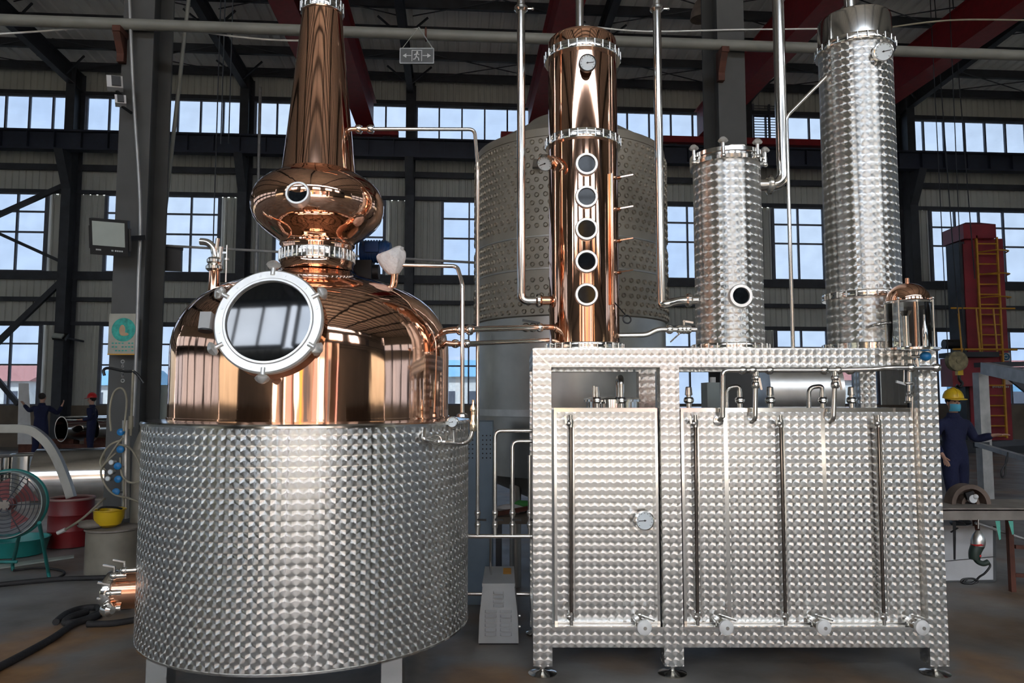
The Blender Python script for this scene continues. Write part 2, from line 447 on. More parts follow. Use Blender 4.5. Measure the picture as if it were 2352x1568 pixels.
for sg in SS[:-1]:                                      # sag rods and cross bracing under the sheets
    for t in range(3):
        a, b = NF-0.6-t*2.0, NF-2.6-t*2.0
        s0, s1 = sg+0.3, sg+5.5
        if t == 0 or t == 2:
            part('brace_rod', MB().cyl(H(s0,a,roof_z(a)-0.02), H(s1,b,roof_z(b)-0.02), 0.018, n=6), 'steelwork', ceil)
            part('brace_rod', MB().cyl(H(s1,a,roof_z(a)-0.02), H(s0,b,roof_z(b)-0.02), 0.018, n=6), 'steelwork', ceil)

glass('pane_dark', (0.08, 0.09, 0.10), 0.06)
glass('pane_clear', (0.96, 0.97, 0.98), 0.06)
# walls -----------------------------------------------------------------
def window(idx, s0, s1, n, z0, z1, cols, rows, detailed):
    w = thing('window_%d' % idx, None, None, H((s0+s1)/2, n, z0), kind='structure')
    xs = [s0 + (s1-s0)*i/cols for i in range(cols+1)]
    zs = [z0 + (z1-z0)*r for r in rows]
    fr = MB(); t = 0.035
    for i, x in enumerate(xs):
        q = 0.05 if i in (0, cols) else t*0.75
        fr.hbox(x-q, x+q, n-0.05, n+0.05, z0, z1)
    for i, z in enumerate(zs):
        q = 0.05 if i in (0, len(zs)-1) else t*0.75
        fr.hbox(s0, s1, n-0.045, n+0.045, z-q, z+q)
    part('window_frame', fr, 'window_bar', w, smooth=0)
    if detailed:
        for i in range(cols):
            for j in range(len(zs)-1):
                p = MB().hbox(xs[i]+0.02, xs[i+1]-0.02, n-0.004, n+0.004, zs[j]+0.02, zs[j+1]-0.02)
                part('pane', p, 'pane', w, smooth=0)
    else:
        p = MB()
        for i in range(cols):
            for j in range(len(zs)-1):
                p.hbox(xs[i]+0.02, xs[i+1]-0.02, n-0.004, n+0.004, zs[j]+0.02, zs[j+1]-0.02)
        part('panes', p, 'pane_clear', w, smooth=0, kind='stuff')
    return w
ROWS = [0.0, 0.5, 0.76, 1.0]
wcount = [0]
def hall_wall(name, n, face, detailed, lower=True, door=None):
    """face: side the room is on (-1: room at smaller n)"""
    W = thing(name, None, None, H(0, n, 0), kind='structure')
    nw = n - 0.10*face                                  # cladding stands behind the window plane
    def sheet(s0, s1, z0, z1):
        if s1 - s0 < 0.05: return
        if door and s1 > door[0] and s0 < door[1] and z0 < door[2]:
            if s0 < door[0]: sheet(s0, door[0]-0.001, z0, z1)
            if s1 > door[1]: sheet(door[1]+0.001, s1, z0, z1)
            if z1 > door[2]: sheet(max(s0, door[0]), min(s1, door[1]), door[2]+0.001, z1)
            return
        part('cladding_panel', MB().corr(s0, s1, nw, z0, z1, face=face), 'cladding', W, smooth=0)
    allb = [(SL, SS[0])] + list(zip(SS[:-1], SS[1:])) + [(SS[-1], SR)]
    for s0, s1 in allb:
        inner = SS[0] <= s0 and s1 <= SS[-1]
        for z0, z1 in ((Z_B1, Z_A0), (Z_A1, Z_T0), (Z_T1, EAVE+0.5)): sheet(s0, s1, z0, z1)
        if not inner:
            for z0, z1 in ((0, Z_B1), (Z_B1-0.0, Z_B1), (Z_B1, Z_B1)): 
                if z1 - z0 > 0.1: sheet(s0, s1, z0, z1)
            sheet(s0, s1, Z_B0, Z_B1); sheet(s0, s1, Z_A0, Z_A1); sheet(s0, s1, Z_T0, Z_T1); continue
        m = (s1 - s0 - 3.8)/2
        skipB = not lower or door and s1 - m > door[0] and s0 + m < door[1]
        if not (door and s1 > door[0] and s0 < door[1]):
            part('plinth', MB().hbox(s0, s1, n-0.12, n+0.12, 0, Z_B0), 'plinth', W, smooth=0)
        else:
            sheet(s0, s1, 0, Z_B0)
        if skipB: sheet(s0, s1, Z_B0, Z_B1)
        else:
            sheet(s0, s0+m, Z_B0, Z_B1); sheet(s1-m, s1, Z_B0, Z_B1)
            wcount[0] += 1; window(wcount[0], s0+m, s1-m, n, Z_B0, Z_B1, 4, ROWS, detailed)
        if door and s1 - m > door[0] and s0 + m < door[1] and door[2] > Z_A0:
            sheet(s0, s1, Z_A0, Z_A1)
        else:
            sheet(s0, s0+m, Z_A0, Z_A1); sheet(s1-m, s1, Z_A0, Z_A1)
            wcount[0] += 1; window(wcount[0], s0+m, s1-m, n, Z_A0, Z_A1, 4, ROWS, detailed)
        wcount[0] += 1; window(wcount[0], s0+0.16, s1-0.16, n, Z_T0, Z_T1, 7, [0, 1], detailed)
    for z, q in ((Z_B1+0.03, 0.06), (4.95, 0.07), (Z_A0-0.14, 0.14), (Z_A1+0.03, 0.06), (9.5, 0.10), (Z_T1+0.05, 0.07)):
        if door and z < door[2]:
            spans = [(SL, door[0]), (door[1], SR)]
        else: spans = [(SL, SR)]
        for a, b in spans:
            part('girt', MB().hbox(a, b, n+0.03*face, n+0.17*face, z-q, z+q), 'steelwork', W, smooth=0)
    return W
hall_wall('wall_far', NF, -1, True)
DOOR = (-6.6, 7.6, 5.2)
hall_wall('wall_near', NN, 1, False, False, DOOR)
fr = MB().hbox(DOOR[0]-0.2, DOOR[0], NN-0.2, NN+0.2, 0, DOOR[2]).hbox(DOOR[1], DOOR[1]+0.2, NN-0.2, NN+0.2, 0, DOOR[2]).hbox(DOOR[0]-0.2, DOOR[1]+0.2, NN-0.2, NN+0.2, DOOR[2], DOOR[2]+0.2)
dr1 = solo('door_1', fr, 'steelwork', kind='structure', smooth=0)
for s, w in ((-4.6, 0.9), (-1.73, 0.35), (4.3, 0.35), (6.4, 1.2)):
    part('door_post' if w < 0.5 else 'door_leaf', MB().hbox(s-w/2, s+w/2, NN-0.1, NN+0.1, 0, DOOR[2]), 'steelwork' if w < 0.5 else 'plinth', dr1, smooth=0)
# unseen building added across the yard, so the metal reflects a dim streaked facade
yb = thing('added_building_outside', None, None, H(0, -32, 0), kind='structure')
part('facade', MB().hbox(-45, 45, -33, -32, 0, 12), mat('facade', (0.24, 0.18, 0.14), 0.9, scale=0.3, var=0.3), yb, smooth=0)
for i, s in enumerate(range(-40, 41, 4)):
    part('pilaster', MB().hbox(s-0.4, s+0.4, -32, -31.6, 0, 12), ('outer_white', 'rust', 'yellow_paint', 'plinth')[i % 4], yb, smooth=0)  # colours varied to put streaks into the copper's reflections
    part('gate_leaf', MB().hbox(s+0.9, s+3.1, -32.0, -31.9, 0, 4.2), ('outer_white', 'steelwork', 'outer_red')[i % 3], yb, smooth=0)
for nm, s in (('wall_left', SL), ('wall_right', SR)):
    w = MB(); w.add([H(s,NN,Z_A1),H(s,NF,Z_A1),H(s,NF,EAVE+0.3),H(s,NM,roof_z(NM)+0.5),H(s,NN,EAVE+0.3)], [(0,1,2,3,4)])
    for z0, z1 in ((0, Z_B0), (Z_B1, Z_A0)): w.add([H(s,NN,z0),H(s,NF,z0),H(s,NF,z1),H(s,NN,z1)], [(0,1,2,3)])
    W = solo(nm, w, 'cladding', kind='structure', smooth=0); g = MB(); q = NN
    while q < NF:
        wd = 0.5 if round((q-NN)/0.94) % 6 == 0 else 0.04
        g.hbox(s-0.05, s+0.05, q-wd, q+wd, Z_B0, Z_A1); q += 0.94
    part('mullion_grid', g, 'window_bar', W, smooth=0, kind='stuff')
    part('glazing', MB().add([H(s+0.01,NN,Z_B0),H(s+0.01,NF,Z_B0),H(s+0.01,NF,Z_A1),H(s+0.01,NN,Z_A1)], [(0,1,2,3)]), 'pane_dark', W, smooth=0)
# wall columns, crane runway --------------------------------------------
def h_section(mb, s, n0, n1, z0, z1, w=0.30, t=0.03):
    mb.hbox(s-w/2, s+w/2, n0, n0+t, z0, z1); mb.hbox(s-w/2, s+w/2, n1-t, n1, z0, z1); mb.hbox(s-0.02, s+0.02, n0+t, n1-t, z0, z1)
    return mb
NEAR = ['beyond the braced end bay', 'at the braced end bay behind the two workers', 'between the signed pillar and the copper neck', 'just right of the copper neck',
        'behind the big dimpled tank', 'beside the pillar behind the small column', 'just right of the tall steel column', 'beyond the red machine']
for s, near in zip(SS, NEAR):
    c = thing('steel_column', 'dark steel wall column ' + near, 'column', H(s, NF-0.45, 0), 'columns along the window wall')
    part('shaft', h_section(MB(), s, NF-0.80, NF-0.10, 0, EAVE), 'steelwork', c, smooth=0)
    cb = MB(); cb.hexa([H(s-0.14,NF-1.02,9.0),H(s+0.14,NF-1.02,9.0),H(s+0.14,NF-0.78,8.55),H(s-0.14,NF-0.78,8.55),
                        H(s-0.14,NF-1.40,9.75),H(s+0.14,NF-1.40,9.75),H(s+0.14,NF-0.78,9.75),H(s-0.14,NF-0.78,9.75)])
    part('corbel', cb, 'steelwork', c, smooth=0)
    rf = thing('roof_rafter', 'dark steel rafter above the wall column ' + near, 'rafter', H(s, NF-0.5, EAVE-0.5), 'rafters under the roof')
    rb = MB()
    for a, b, d0, d1 in ((NF-0.1, NM, 0.62, 0.40), (NN+0.1, NM, 0.62, 0.40)):
        za, zb = roof_z(a), roof_z(NM)
        for x0, x1, lo, hi in ((-0.012, 0.012, 0, 1), (-0.11, 0.11, 0, 0.05), (-0.11, 0.11, 0.95, 1)):
            P = lambda x, nn, q: H(s+x, nn, (za-d0+q*d0) if nn == a else (zb-d1+q*d1))
            rb.hexa([P(x0,a,lo),P(x1,a,lo),P(x1,b,lo),P(x0,b,lo),P(x0,a,hi),P(x1,a,hi),P(x1,b,hi),P(x0,b,hi)])
    part('beam', rb, 'steelwork', rf, smooth=0)
    for q in (NF-1.2, NF-4.2):
        z = roof_z(q)
        for e in (-1, 1):
            part('knee_brace', MB().bar(H(s+0.05*e,q,z-0.45), H(s+0.75*e,q-0.3,z+0.02), 0.05, 0.05), 'steelwork', rf, smooth=0)
for nn, lab in ((NF-1.15, 'dark blue steel crane runway beam along the far window wall'), (NM+0.55, None)):
    if lab is None: continue
    rb = MB().hbox(SL+0.1, SR-0.1, nn-0.16, nn+0.16, 10.36, 10.42).hbox(SL+0.1, SR-0.1, nn-0.16, nn+0.16, 9.75, 9.81).hbox(SL+0.1, SR-0.1, nn-0.01, nn+0.01, 9.81, 10.36)
    s = SL + 0.3
    while s < SR: rb.hbox(s-0.01, s+0.01, nn-0.15, nn, 9.81, 10.36); s += 0.85
    solo('crane_runway_beam', rb, mat('runway', (0.020, 0.026, 0.045), 0.55), lab, 'beam', smooth=0)
# red overhead crane girders running towards the viewer
RED = mat('crane_red', (0.24, 0.012, 0.016), 0.5, var=0.15)
for i, (u, lab) in enumerate(((777, 'dark red crane girder behind the copper neck of the still'), (842, 'dark red crane girder showing right of the copper neck'),
                              (1228, 'dark red crane girder rising behind the copper column'), (1619, 'dark red crane girder above the small steel column'),
                              (1909, 'dark red crane girder behind the tall steel column'))):
    p = WALLPX(u, 285, NF-1.15); s, _ = toH(p)
    g = MB().hbox(s-0.20, s+0.20, NM+2.0, NF-0.9, 10.75, 11.75).hbox(s-0.30, s+0.30, NM+2.0, NF-0.9, 10.72, 10.75).hbox(s-0.30, s+0.30, NM+2.0, NF-0.9, 11.75, 11.78)
    solo('crane_girder', g, RED, lab, 'crane girder', smooth=0)
for u0, u1, lab in ((700, 915, 'dark red crane end carriage behind the thin copper pipe'), (1150, 1262, 'dark red crane end carriage behind the big dimpled tank'), (1520, 1960, 'dark red crane end carriage behind the small steel column')):
    s0, _ = toH(WALLPX(u0, 300, NF-1.15)); s1, _ = toH(WALLPX(u1, 300, NF-1.15))
    g = thing('crane_end_carriage', lab, 'crane carriage', H((s0+s1)/2, NF-1.15, 10.42))
    part('body', MB().hbox(s0, s1, NF-1.33, NF-0.97, 10.50, 10.72), RED, g, smooth=0)
    for q in (s0+0.4, s1-0.4): part('wheel', MB().cyl(H(q,NF-1.19,10.56), H(q,NF-1.11,10.57), 0.145), 'steelwork', g)
# diagonal bracing on the left bays of the far wall
for a, b, w, wh in (((-60,519),(152,424),0.16,'thick brace rising across the top of the upper'), ((-60,510),(150,605),0.10,'thin brace falling across the middle of the upper'), ((-80,858),(147,640),0.17,'thick brace rising above the lower'), ((-60,808),(42,928),0.15,'brace falling towards the white sheet across the lower')):
    p, q = WALLPX(*a, NF-0.6), WALLPX(*b, NF-0.6)
    solo('wall_brace', MB().bar(p, q, w*0.8, w), 'steelwork', 'dark steel ' + wh + ' end-bay window', 'brace', 'diagonal braces in the end bay', smooth=0)
# louvred vent in the top window strip
p0, p1 = WALLPX(1726, 240, NF-0.08), WALLPX(1806, 322, NF-0.08); s0, _ = toH(p0); s1, _ = toH(p1)
lv = thing('louvre_vent', 'slatted louvre vent in the top window strip behind a thick steel pipe', 'vent', H((s0+s1)/2, NF-0.1, p1.z))
part('frame', MB().hbox(s0,s0+0.06,NF-0.16,NF-0.06,p1.z,p0.z).hbox(s1-0.06,s1,NF-0.16,NF-0.06,p1.z,p0.z).hbox((s0+s1)/2-0.03,(s0+s1)/2+0.03,NF-0.16,NF-0.06,p1.z,p0.z), 'window_bar', lv, smooth=0)
for i in range(13):
    z = p1.z + (p0.z-p1.z)*(i+0.5)/13
    sl = MB().hexa([H(s0,NF-0.17,z-0.035),H(s1,NF-0.17,z-0.035),H(s1,NF-0.16,z-0.035),H(s0,NF-0.16,z-0.035),H(s0,NF-0.10,z+0.02),H(s1,NF-0.10,z+0.02),H(s1,NF-0.09,z+0.02),H(s0,NF-0.09,z+0.02)])
    part('slat', sl, 'window_bar', lv, smooth=0)

# middle pillars, the long pipe and what hangs on them --------------------
def pillar(u0, u1, Y, lab, depth=0.52):
    a, b = PX(u0, 600, Y), PX(u1, 600, Y); s0, n0 = toH(a); s1, _ = toH(b)
    c = thing('pillar', lab, 'pillar', H((s0+s1)/2, n0+depth/2, 0))
    t = 0.03
    part('front_flange', MB().hbox(s0, s1, n0, n0+t, 0, roof_z(n0)-0.4), 'pillar', c, smooth=0)
    part('web', MB().hbox((s0+s1)/2-0.02, (s0+s1)/2+0.02, n0+t, n0+depth-t, 0, roof_z(n0)-0.4), 'pillar', c, smooth=0)
    part('rear_flange', MB().hbox(s0, s1, n0+depth-t, n0+depth, 0, roof_z(n0)-0.4), 'pillar', c, smooth=0)
    part('base_plate', MB().hbox(s0-0.08, s1+0.08, n0-0.06, n0+depth+0.06, 0, 0.03), 'steelwork', c, smooth=0)
    return s0, s1, n0
sA, sA1, nA = pillar(260, 331, 7.45, 'tall grey steel pillar carrying the green round sign')
sB, sB1, nB = pillar(1659, 1724, 7.9, 'tall grey steel pillar behind the small steel column')
NP = min(nA, nB) - 0.10
def pipe_z(s): return 5.13
z0 = WALLPX(300, 56, NP).z
solo('overhead_pipe', MB().cyl(H(-8.2, NP, z0), H(8.6, NP, z0), 0.058, n=20), 'pipe_paint', 'long grey pipe running high across the hall past both pillars', 'pipe')
for s, e, lab in ((sA, nA, 'rusty bracket under the long pipe on the signed pillar'), (sB, nB, 'rusty bracket under the long pipe behind the small column')):
    b = MB().hbox(s-0.02, s+0.06, NP-0.09, e+0.0, z0-0.115, z0-0.055).hbox(s-0.02, s+0.05, e-0.07, e, z0-0.38, z0-0.115)
    b.hexa([H(s-0.02,e-0.02,z0-0.38),H(s+0.05,e-0.02,z0-0.38),H(s+0.05,e,z0-0.38),H(s-0.02,e,z0-0.38),H(s-0.02,NP-0.08,z0-0.11),H(s+0.05,NP-0.08,z0-0.11),H(s+0.05,e,z0-0.11),H(s-0.02,e,z0-0.11)])
    solo('pipe_bracket', b, 'rust', lab, 'bracket', smooth=0)

# ================================================================ SHARED FITTINGS
def bolts(mb, c, ax, R, k, r=0.006, h=0.05, ph=0.0):
    X, Y_, Z = frame_of(ax); c = Vector(c)
    for i in range(k):
        a = 2*math.pi*i/k + ph; p = c + X*math.cos(a)*R + Y_*math.sin(a)*R
        mb.cyl(p - Z*h/2, p + Z*h/2, r, n=6)
    return mb
def flange(parent, c, ax, r, w=0.022, h=0.045, k=24, m='steel', name='flange'):
    """two bolted steel collars round a vessel"""
    Z = Vector(ax).normalized(); c = Vector(c); g = h*0.12
    pr = [(r*0.97, -h/2), (r+w*0.9, -h/2), (r+w, -h/2+0.004), (r+w, -g), (r+w*0.72, -g), (r+w*0.72, g), (r+w, g), (r+w, h/2-0.004), (r+w*0.9, h/2), (r*0.97, h/2)]
    f = part(name, MB().lathe(c, pr, 64, ax), m, parent)
    b = MB(); bolts(b, c, ax, r+w*0.98, k, 0.0042, h*0.86)
    part('bolt_ring', b, 'steel_satin', f, kind='stuff')
    return f
def clamp(mb, p, d, r):
    """sanitary pipe clamp round a pipe of radius r"""
    Z = Vector(d).normalized(); p = Vector(p)
    mb.lathe(p, [(r*0.9, -0.02), (r*1.25, -0.02), (r*1.65, -0.008), (r*1.65, 0.008), (r*1.25, 0.02), (r*0.9, 0.02)], 20, Z)
    return mb
def clamp_part(parent, p, d, r, m='steel', nut=True):
    X, Y_, Z = frame_of(d); p = Vector(p)
    c = part('pipe_clamp', clamp(MB(), p, d, r), m, parent)
    if nut:
        part('wing_nut', MB().cyl(p + X*r*1.5, p + X*(r*1.5+0.035), 0.007, n=8).ball(p + X*(r*1.5+0.035), 0.011, 8, 6), m, c)
    return c
def sight(parent, c, ax, ro, ri, name='sight_glass'):
    c = Vector(c); Z = Vector(ax).normalized()
    r = part(name, MB().lathe(c, [(ri, -0.04), (ro, -0.04), (ro, 0.016), (ro*0.94, 0.024), (ri*1.06, 0.024), (ri, 0.014), (ri, -0.04)], 40, ax), 'cast_metal', parent, label='pale metal ring round dark sight glass')
    part('glass', MB().lathe(c, [(0, 0.010), (ri*1.01, 0.010), (ri*1.01, 0.002), (0, 0.002)][::-1], 32, ax), 'sight_dark', r)
    return r
def gauge(parent, c, ax, r, face='gauge_face', rim='steel', up=(0,0,1), ang=100):
    """dial thermometer: case, dial, needle"""
    Z = Vector(ax).normalized(); c = Vector(c)
    g = part('dial_gauge', MB().lathe(c, [(0, -0.02), (r, -0.02), (r, 0.014), (r*0.90, 0.016), (r*0.90, 0.006), (0, 0.006)], 32, ax), rim, parent)
    part('dial', MB().lathe(c, [(0, 0.006), (r*0.89, 0.006), (r*0.89, 0.009), (0, 0.009)], 32, ax), face, g)
    U = Vector(up); U = (U - Z*U.dot(Z)).normalized(); R_ = U.cross(Z); a = math.radians(ang)
    d = U*math.cos(a) - R_*math.sin(a)
    part('needle', MB().bar(c + Z*0.011 - d*r*0.15, c + Z*0.011 + d*r*0.70, r*0.07, 0.003, Z).cyl(c+Z*0.009, c+Z*0.014, r*0.09, n=10), 'black', g)
    tk = MB()
    for k in range(11):
        t = math.radians(-130 + 26*k); q = U*math.cos(t) + R_*math.sin(t)
        tk.bar(c + Z*0.010 + q*r*0.70, c + Z*0.010 + q*r*0.82, r*0.04, 0.002, Z)
    part('scale_marks', tk, 'black', g, kind='stuff')
    return g
def star_knob(parent, c, ax, r=0.024, L=0.04):
    """lobed clamp knob on a short bolt"""
    X, Y_, Z = frame_of(ax); c = Vector(c); vs = []; n = 24
    k = MB(); k.cyl(c - Z*L, c, r*0.36, n=10)
    pr = [(0.15, -0.45), (0.75, -0.35), (1.0, 0.0), (0.8, 0.4), (0.35, 0.75), (0.0, 0.85)]
    for rr, h in pr:
        for i in range(n):
            a = 2*math.pi*i/n; q = r*rr*(1 + 0.13*math.cos(5*a)); vs.append(c + X*math.cos(a)*q + Y_*math.sin(a)*q + Z*h*r)
    k.add(vs, [(j*n+i, j*n+(i+1) % n, (j+1)*n+(i+1) % n, (j+1)*n+i) for j in range(len(pr)-1) for i in range(n)])
    return part('clamp_knob', k, 'cast_metal', parent)

# ================================================================ POT STILL
PXC, PYC = -1.183, 4.445
RJ, ZJ0, ZJ1 = 0.922, 0.325, 1.475
def onpot(u, v, R=RJ):
    a, t = (u-1176.0)/F_PX, (784.0-v)/F_PX; d = Vector((a, CP-SP*t, SP+CP*t))
    A = d.x*d.x + d.y*d.y; B = -2*(d.x*PXC + d.y*PYC); Cc = PXC*PXC + PYC*PYC - R*R
    D = max(B*B - 4*A*Cc, 0.0); k = (-B - math.sqrt(D))/(2*A)
    return Vector((0, 0, CAM_Z)) + d*k
AX = Vector((PXC, PYC, 0))
pot = thing('pot_still', 'large copper pot still with onion neck in an engine-turned steel jacket', 'pot still', AX)
def at(z): return Vector((PXC, PYC, z))
ZP = lambda v: ZV(v, PYC)
RP = lambda hw: hw*0.00250
# steel jacket
jk = part('steel_jacket', MB().lathe(AX, [(RJ, ZJ0), (RJ, ZJ1)], 160), 'swirl_jacket', pot, label='engine-turned steel jacket')
me = jk.data
import bmesh
bm = bmesh.new(); bm.from_mesh(me); bmesh.ops.delete(bm, geom=[f for f in bm.faces if len(f.verts) > 4], context='FACES'); bm.to_mesh(me); bm.free()
part('jacket_rim', MB().lathe(AX, [(0.78, ZJ1+0.012), (RJ+0.004, ZJ1+0.002), (RJ+0.012, ZJ1-0.006), (RJ+0.012, ZJ1-0.016), (RJ-0.002, ZJ1-0.018)], 120), 'steel', pot)
part('jacket_floor', MB().lathe(AX, [(0.0, ZJ0-0.10), (0.5, ZJ0-0.07), (0.86, ZJ0-0.01), (RJ-0.004, ZJ0+0.004), (RJ+0.003, ZJ0+0.004), (RJ+0.003, ZJ0-0.006), (RJ-0.01, ZJ0-0.008), (0.86, ZJ0-0.022), (0.5, ZJ0-0.082), (0.0, ZJ0-0.112)], 96), 'steel', pot)
# copper body with its shoulder
body = [(0.80, ZJ1-0.02)] + [(0.80, ZJ1 + (ZP(820)-ZJ1)*t) for t in (0.1, 0.4, 0.8, 1.0)]
for v, hw in ((795,319),(770,314),(748,305),(728,293),(710,278),(695,260),(680,236),(668,210),(657,180),(648,150),(640,124),(633,106),(627,97)):
    body.append((RP(hw), ZP(v)))
part('copper_body', MB().lathe(AX, body, 128), 'copper', pot)
part('body_seam', MB().lathe(AX, [(0.80, ZJ1+0.012), (0.806, ZJ1+0.012), (0.806, ZJ1+0.022), (0.80, ZJ1+0.022)], 96), 'copper', pot)
part('neck_collar', MB().lathe(AX, [(RP(97), ZP(628)), (RP(91), ZP(622)), (RP(87), ZP(615)), (RP(87), ZP(602))], 80), 'copper', pot)
flange(pot, at(ZP(591)), (0,0,1), RP(83), 0.016, ZP(578)-ZP(604), 44, name='neck_flange')
part('onion', MB().lathe(AX, [(RP(h), ZP(v)) for v, h in ((582,84),(572,84),(563,85),(556,90),(549,100),(540,114),(530,128),(518,141),(504,151),(488,157),(472,158.5),(456,156),(442,149),(430,139),(420,126),(411,110),(405,99),(401,92),(399,88))], 112), 'copper', pot)
part('onion_seam', MB().lathe(AX, [(RP(87), ZP(566)), (RP(89), ZP(565)), (RP(89), ZP(562)), (RP(87), ZP(561))], 80), 'copper', pot)
part('swan_neck', MB().lathe(AX, [(RP(89), ZP(402)), (RP(88), ZP(394)), (RP(77), ZP(300)), (RP(66), ZP(200)), (RP(56), ZP(105)), (RP(48.5), ZP(34)), (RP(46), ZP(20))], 96), 'copper', pot)
flange(pot, at(ZP(21)), (0,0,1), RP(47), 0.014, ZP(8)-ZP(34), 20, name='top_flange')
# lyne arm: up, over and down to the copper column (built below as pipe)
COLY = 4.78
ztop = ZP(-150)
arm = fillet([at(ZP(15)), at(ztop+0.05), (PXC+0.55, PYC+0.1, ztop+0.05)], 0.25, 8)
part('lyne_arm', MB().tube(arm, RP(44), 32), 'copper', pot)
# sight glass on the onion
c = onpot(686, 447, RP(152)); ax = (c - at(c.z)); ax.z = 0.06; ax.normalize()
sight(pot, c + ax*0.005, ax, 0.070, 0.052)
# manhole -------------------------------------------------------------
MT = math.radians(12.6)
MN = Vector((0, -math.cos(MT), math.sin(MT)))
MC = PX(618, 738, 3.60)
man = part('manhole', MB().lathe(MC, [(0.268, -0.40), (0.262, -0.10), (0.256, -0.02)], 72, MN), 'copper', pot, label='round copper manhole collar')
bm = bmesh.new(); bm.from_mesh(man.data); bmesh.ops.delete(bm, geom=[f for f in bm.faces if len(f.verts) > 4], context='FACES'); bm.to_mesh(man.data); bm.free()
part('manhole_ring', MB().lathe(MC, [(0.205, -0.03), (0.262, -0.03), (0.266, -0.01), (0.266, 0.008), (0.258, 0.016), (0.222, 0.016), (0.217, 0.022), (0.207, 0.022), (0.204, 0.012), (0.205, -0.03)], 96, MN), 'cast_metal', man)
part('manhole_glass', MB().lathe(MC, [(0.0, -0.012), (0.206, -0.012), (0.206, 0.006), (0.0, 0.006)], 96, MN), 'dark_glass', man, label='dark round manhole glass')
mX = Vector((1,0,0)); mY = MN.cross(mX).normalized()
if mY.z < 0: mY = -mY
for k in range(6):
    a = math.radians(90 + 60*k); d = mX*math.cos(a) + mY*math.sin(a)
    if k == 1 or k == 2: a0 = 0
    star_knob(man, MC + d*0.288 + MN*0.014, d, 0.034, 0.05)
hg = MC - mX*0.305
part('hinge', MB().obox(hg + MN*0.0, (0.055, 0.05, 0.085), mX, mY), 'grey_paint', man)
part('hinge_pin', MB().cyl(hg - mY*0.052, hg - mY*0.043, 0.034, n=16), 'black', man)
# ring of bolt marks
b = MB()
for k in range(12):
    a = math.radians(15 + 30*k); d = mX*math.cos(a) + mY*math.sin(a)
    b.cyl(MC + d*0.240 + MN*0.014, MC + d*0.240 + MN*0.018, 0.006, n=8)
part('bolt_heads', b, 'steel_satin', man, kind='stuff')
# legs
for dx, dy in ((-0.585,-0.60), (0.585,-0.60), (0.585,0.60), (-0.585,0.60)):
    part('leg', MB().box(PXC+dx-0.052, PXC+dx+0.052, PYC+dy-0.052, PYC+dy+0.052, 0.0, ZJ0+0.01), 'steel', pot, smooth=0)
# relief valve on the left shoulder
RV = PX(492, 648, 4.30)
rv = part('relief_valve', MB().lathe(RV, [(0.036, -0.06), (0.031, 0.0), (0.031, 0.075)], 24), 'copper', pot, label='relief valve on a copper stub')
b = MB(); clamp(b, RV + Vector((0,0,0.085)), (0,0,1), 0.030); clamp(b, RV + Vector((0,0,0.125)), (0,0,1), 0.027)
b.cyl(RV + Vector((0,0,0.075)), RV + Vector((0,0,0.14)), 0.028, n=20)
part('pipe_clamp', b, 'steel', rv)
p = RV + Vector((0,0,0.13))
part('outlet_elbow', MB().tube(spline([p, p+Vector((0.0,0,0.035)), p+Vector((-0.012,0,0.075)), p+Vector((-0.045,0,0.105)), p+Vector((-0.088,0,0.112))], 6), 0.021, 18), 'steel', rv)
part('valve_stem', MB().cyl(p, p+Vector((0.014,0,0.13)), 0.012, n=12).cyl(p+Vector((0.03,0,-0.06)), p+Vector((0.034,0,0.08)), 0.014, n=12), 'steel', rv)
part('spring_rod', MB().cyl(p+Vector((0.068,0,-0.13)), p+Vector((0.068,0,0.09)), 0.005, n=8).cyl(p+Vector((0.068,0,0.0)), p+Vector((0.068,0,0.012)), 0.016, n=12).bar(p+Vector((0.02,0,0.045)), p+Vector((0.068,0,0.045)), 0.01, 0.012), 'steel_satin', rv)
# copper stub wrapped in a white bag on the right shoulder, and the breather pipe
SB = PX(905, 655, 4.40)
sb = part('vent_stub', MB().tube(spline([SB + Vector((-0.03,0,-0.05)), SB + Vector((-0.005,0,0.0)), SB + Vector((0.002,0,0.05)), SB + Vector((0.002,0,0.10))], 5), 0.023, 20), 'copper', pot)
bagc = PX(900, 602, 4.40); bg = MB(); n, m = 28, 16; vs = []; fs = []
for j in range(m+1):
    t = j/m; z = -0.075 + 0.155*t
    r0 = 0.028 + 0.055*math.sin(min(1, t*1.5)*math.pi/2) - (0.0 if t < 0.75 else 0.045*((t-0.75)/0.25)**2)
    for i in range(n):
        a = 2*math.pi*i/n; q = r0*(1 + 0.06*math.sin(5*a+3*t) + 0.05*math.sin(9*a-5*t))
        vs.append(bagc + Vector((math.cos(a)*q - 0.02*(t-0.5) + (0.02 if t > 0.9 else 0), math.sin(a)*q*0.9, z + 0.02*math.cos(a)*t)))
for j in range(m):
    for i in range(n): fs.append((j*n+i, j*n+(i+1) % n, (j+1)*n+(i+1) % n, (j+1)*n+i))
fs += [tuple(range(n-1,-1,-1)), tuple(m*n+i for i in range(n))]
bg.add(vs, fs)
solo('plastic_bag', bg, 'bag', 'crumpled white plastic bag tied over the copper vent stub', 'bag', smooth=80)
Yb = 4.40
bp = thing('breather_pipe', 'thin steel pipe from the bagged vent down to the jacket rim', 'pipe', PX(1062, 955, Yb-0.1))
pts = fillet([PX(915,608,Yb), PX(1050,611,Yb), PX(1062,652,Yb-0.05), PX(1062,955,Yb-0.1)], 0.03, 5)
part('tube', MB().tube(pts, 0.0125, 14), 'steel', bp)
part('end_cup', MB().lathe(PX(1062,955,Yb-0.1), [(0.012, 0.02), (0.03, 0.01), (0.034, -0.005), (0.012, -0.012)], 16), 'steel', bp)
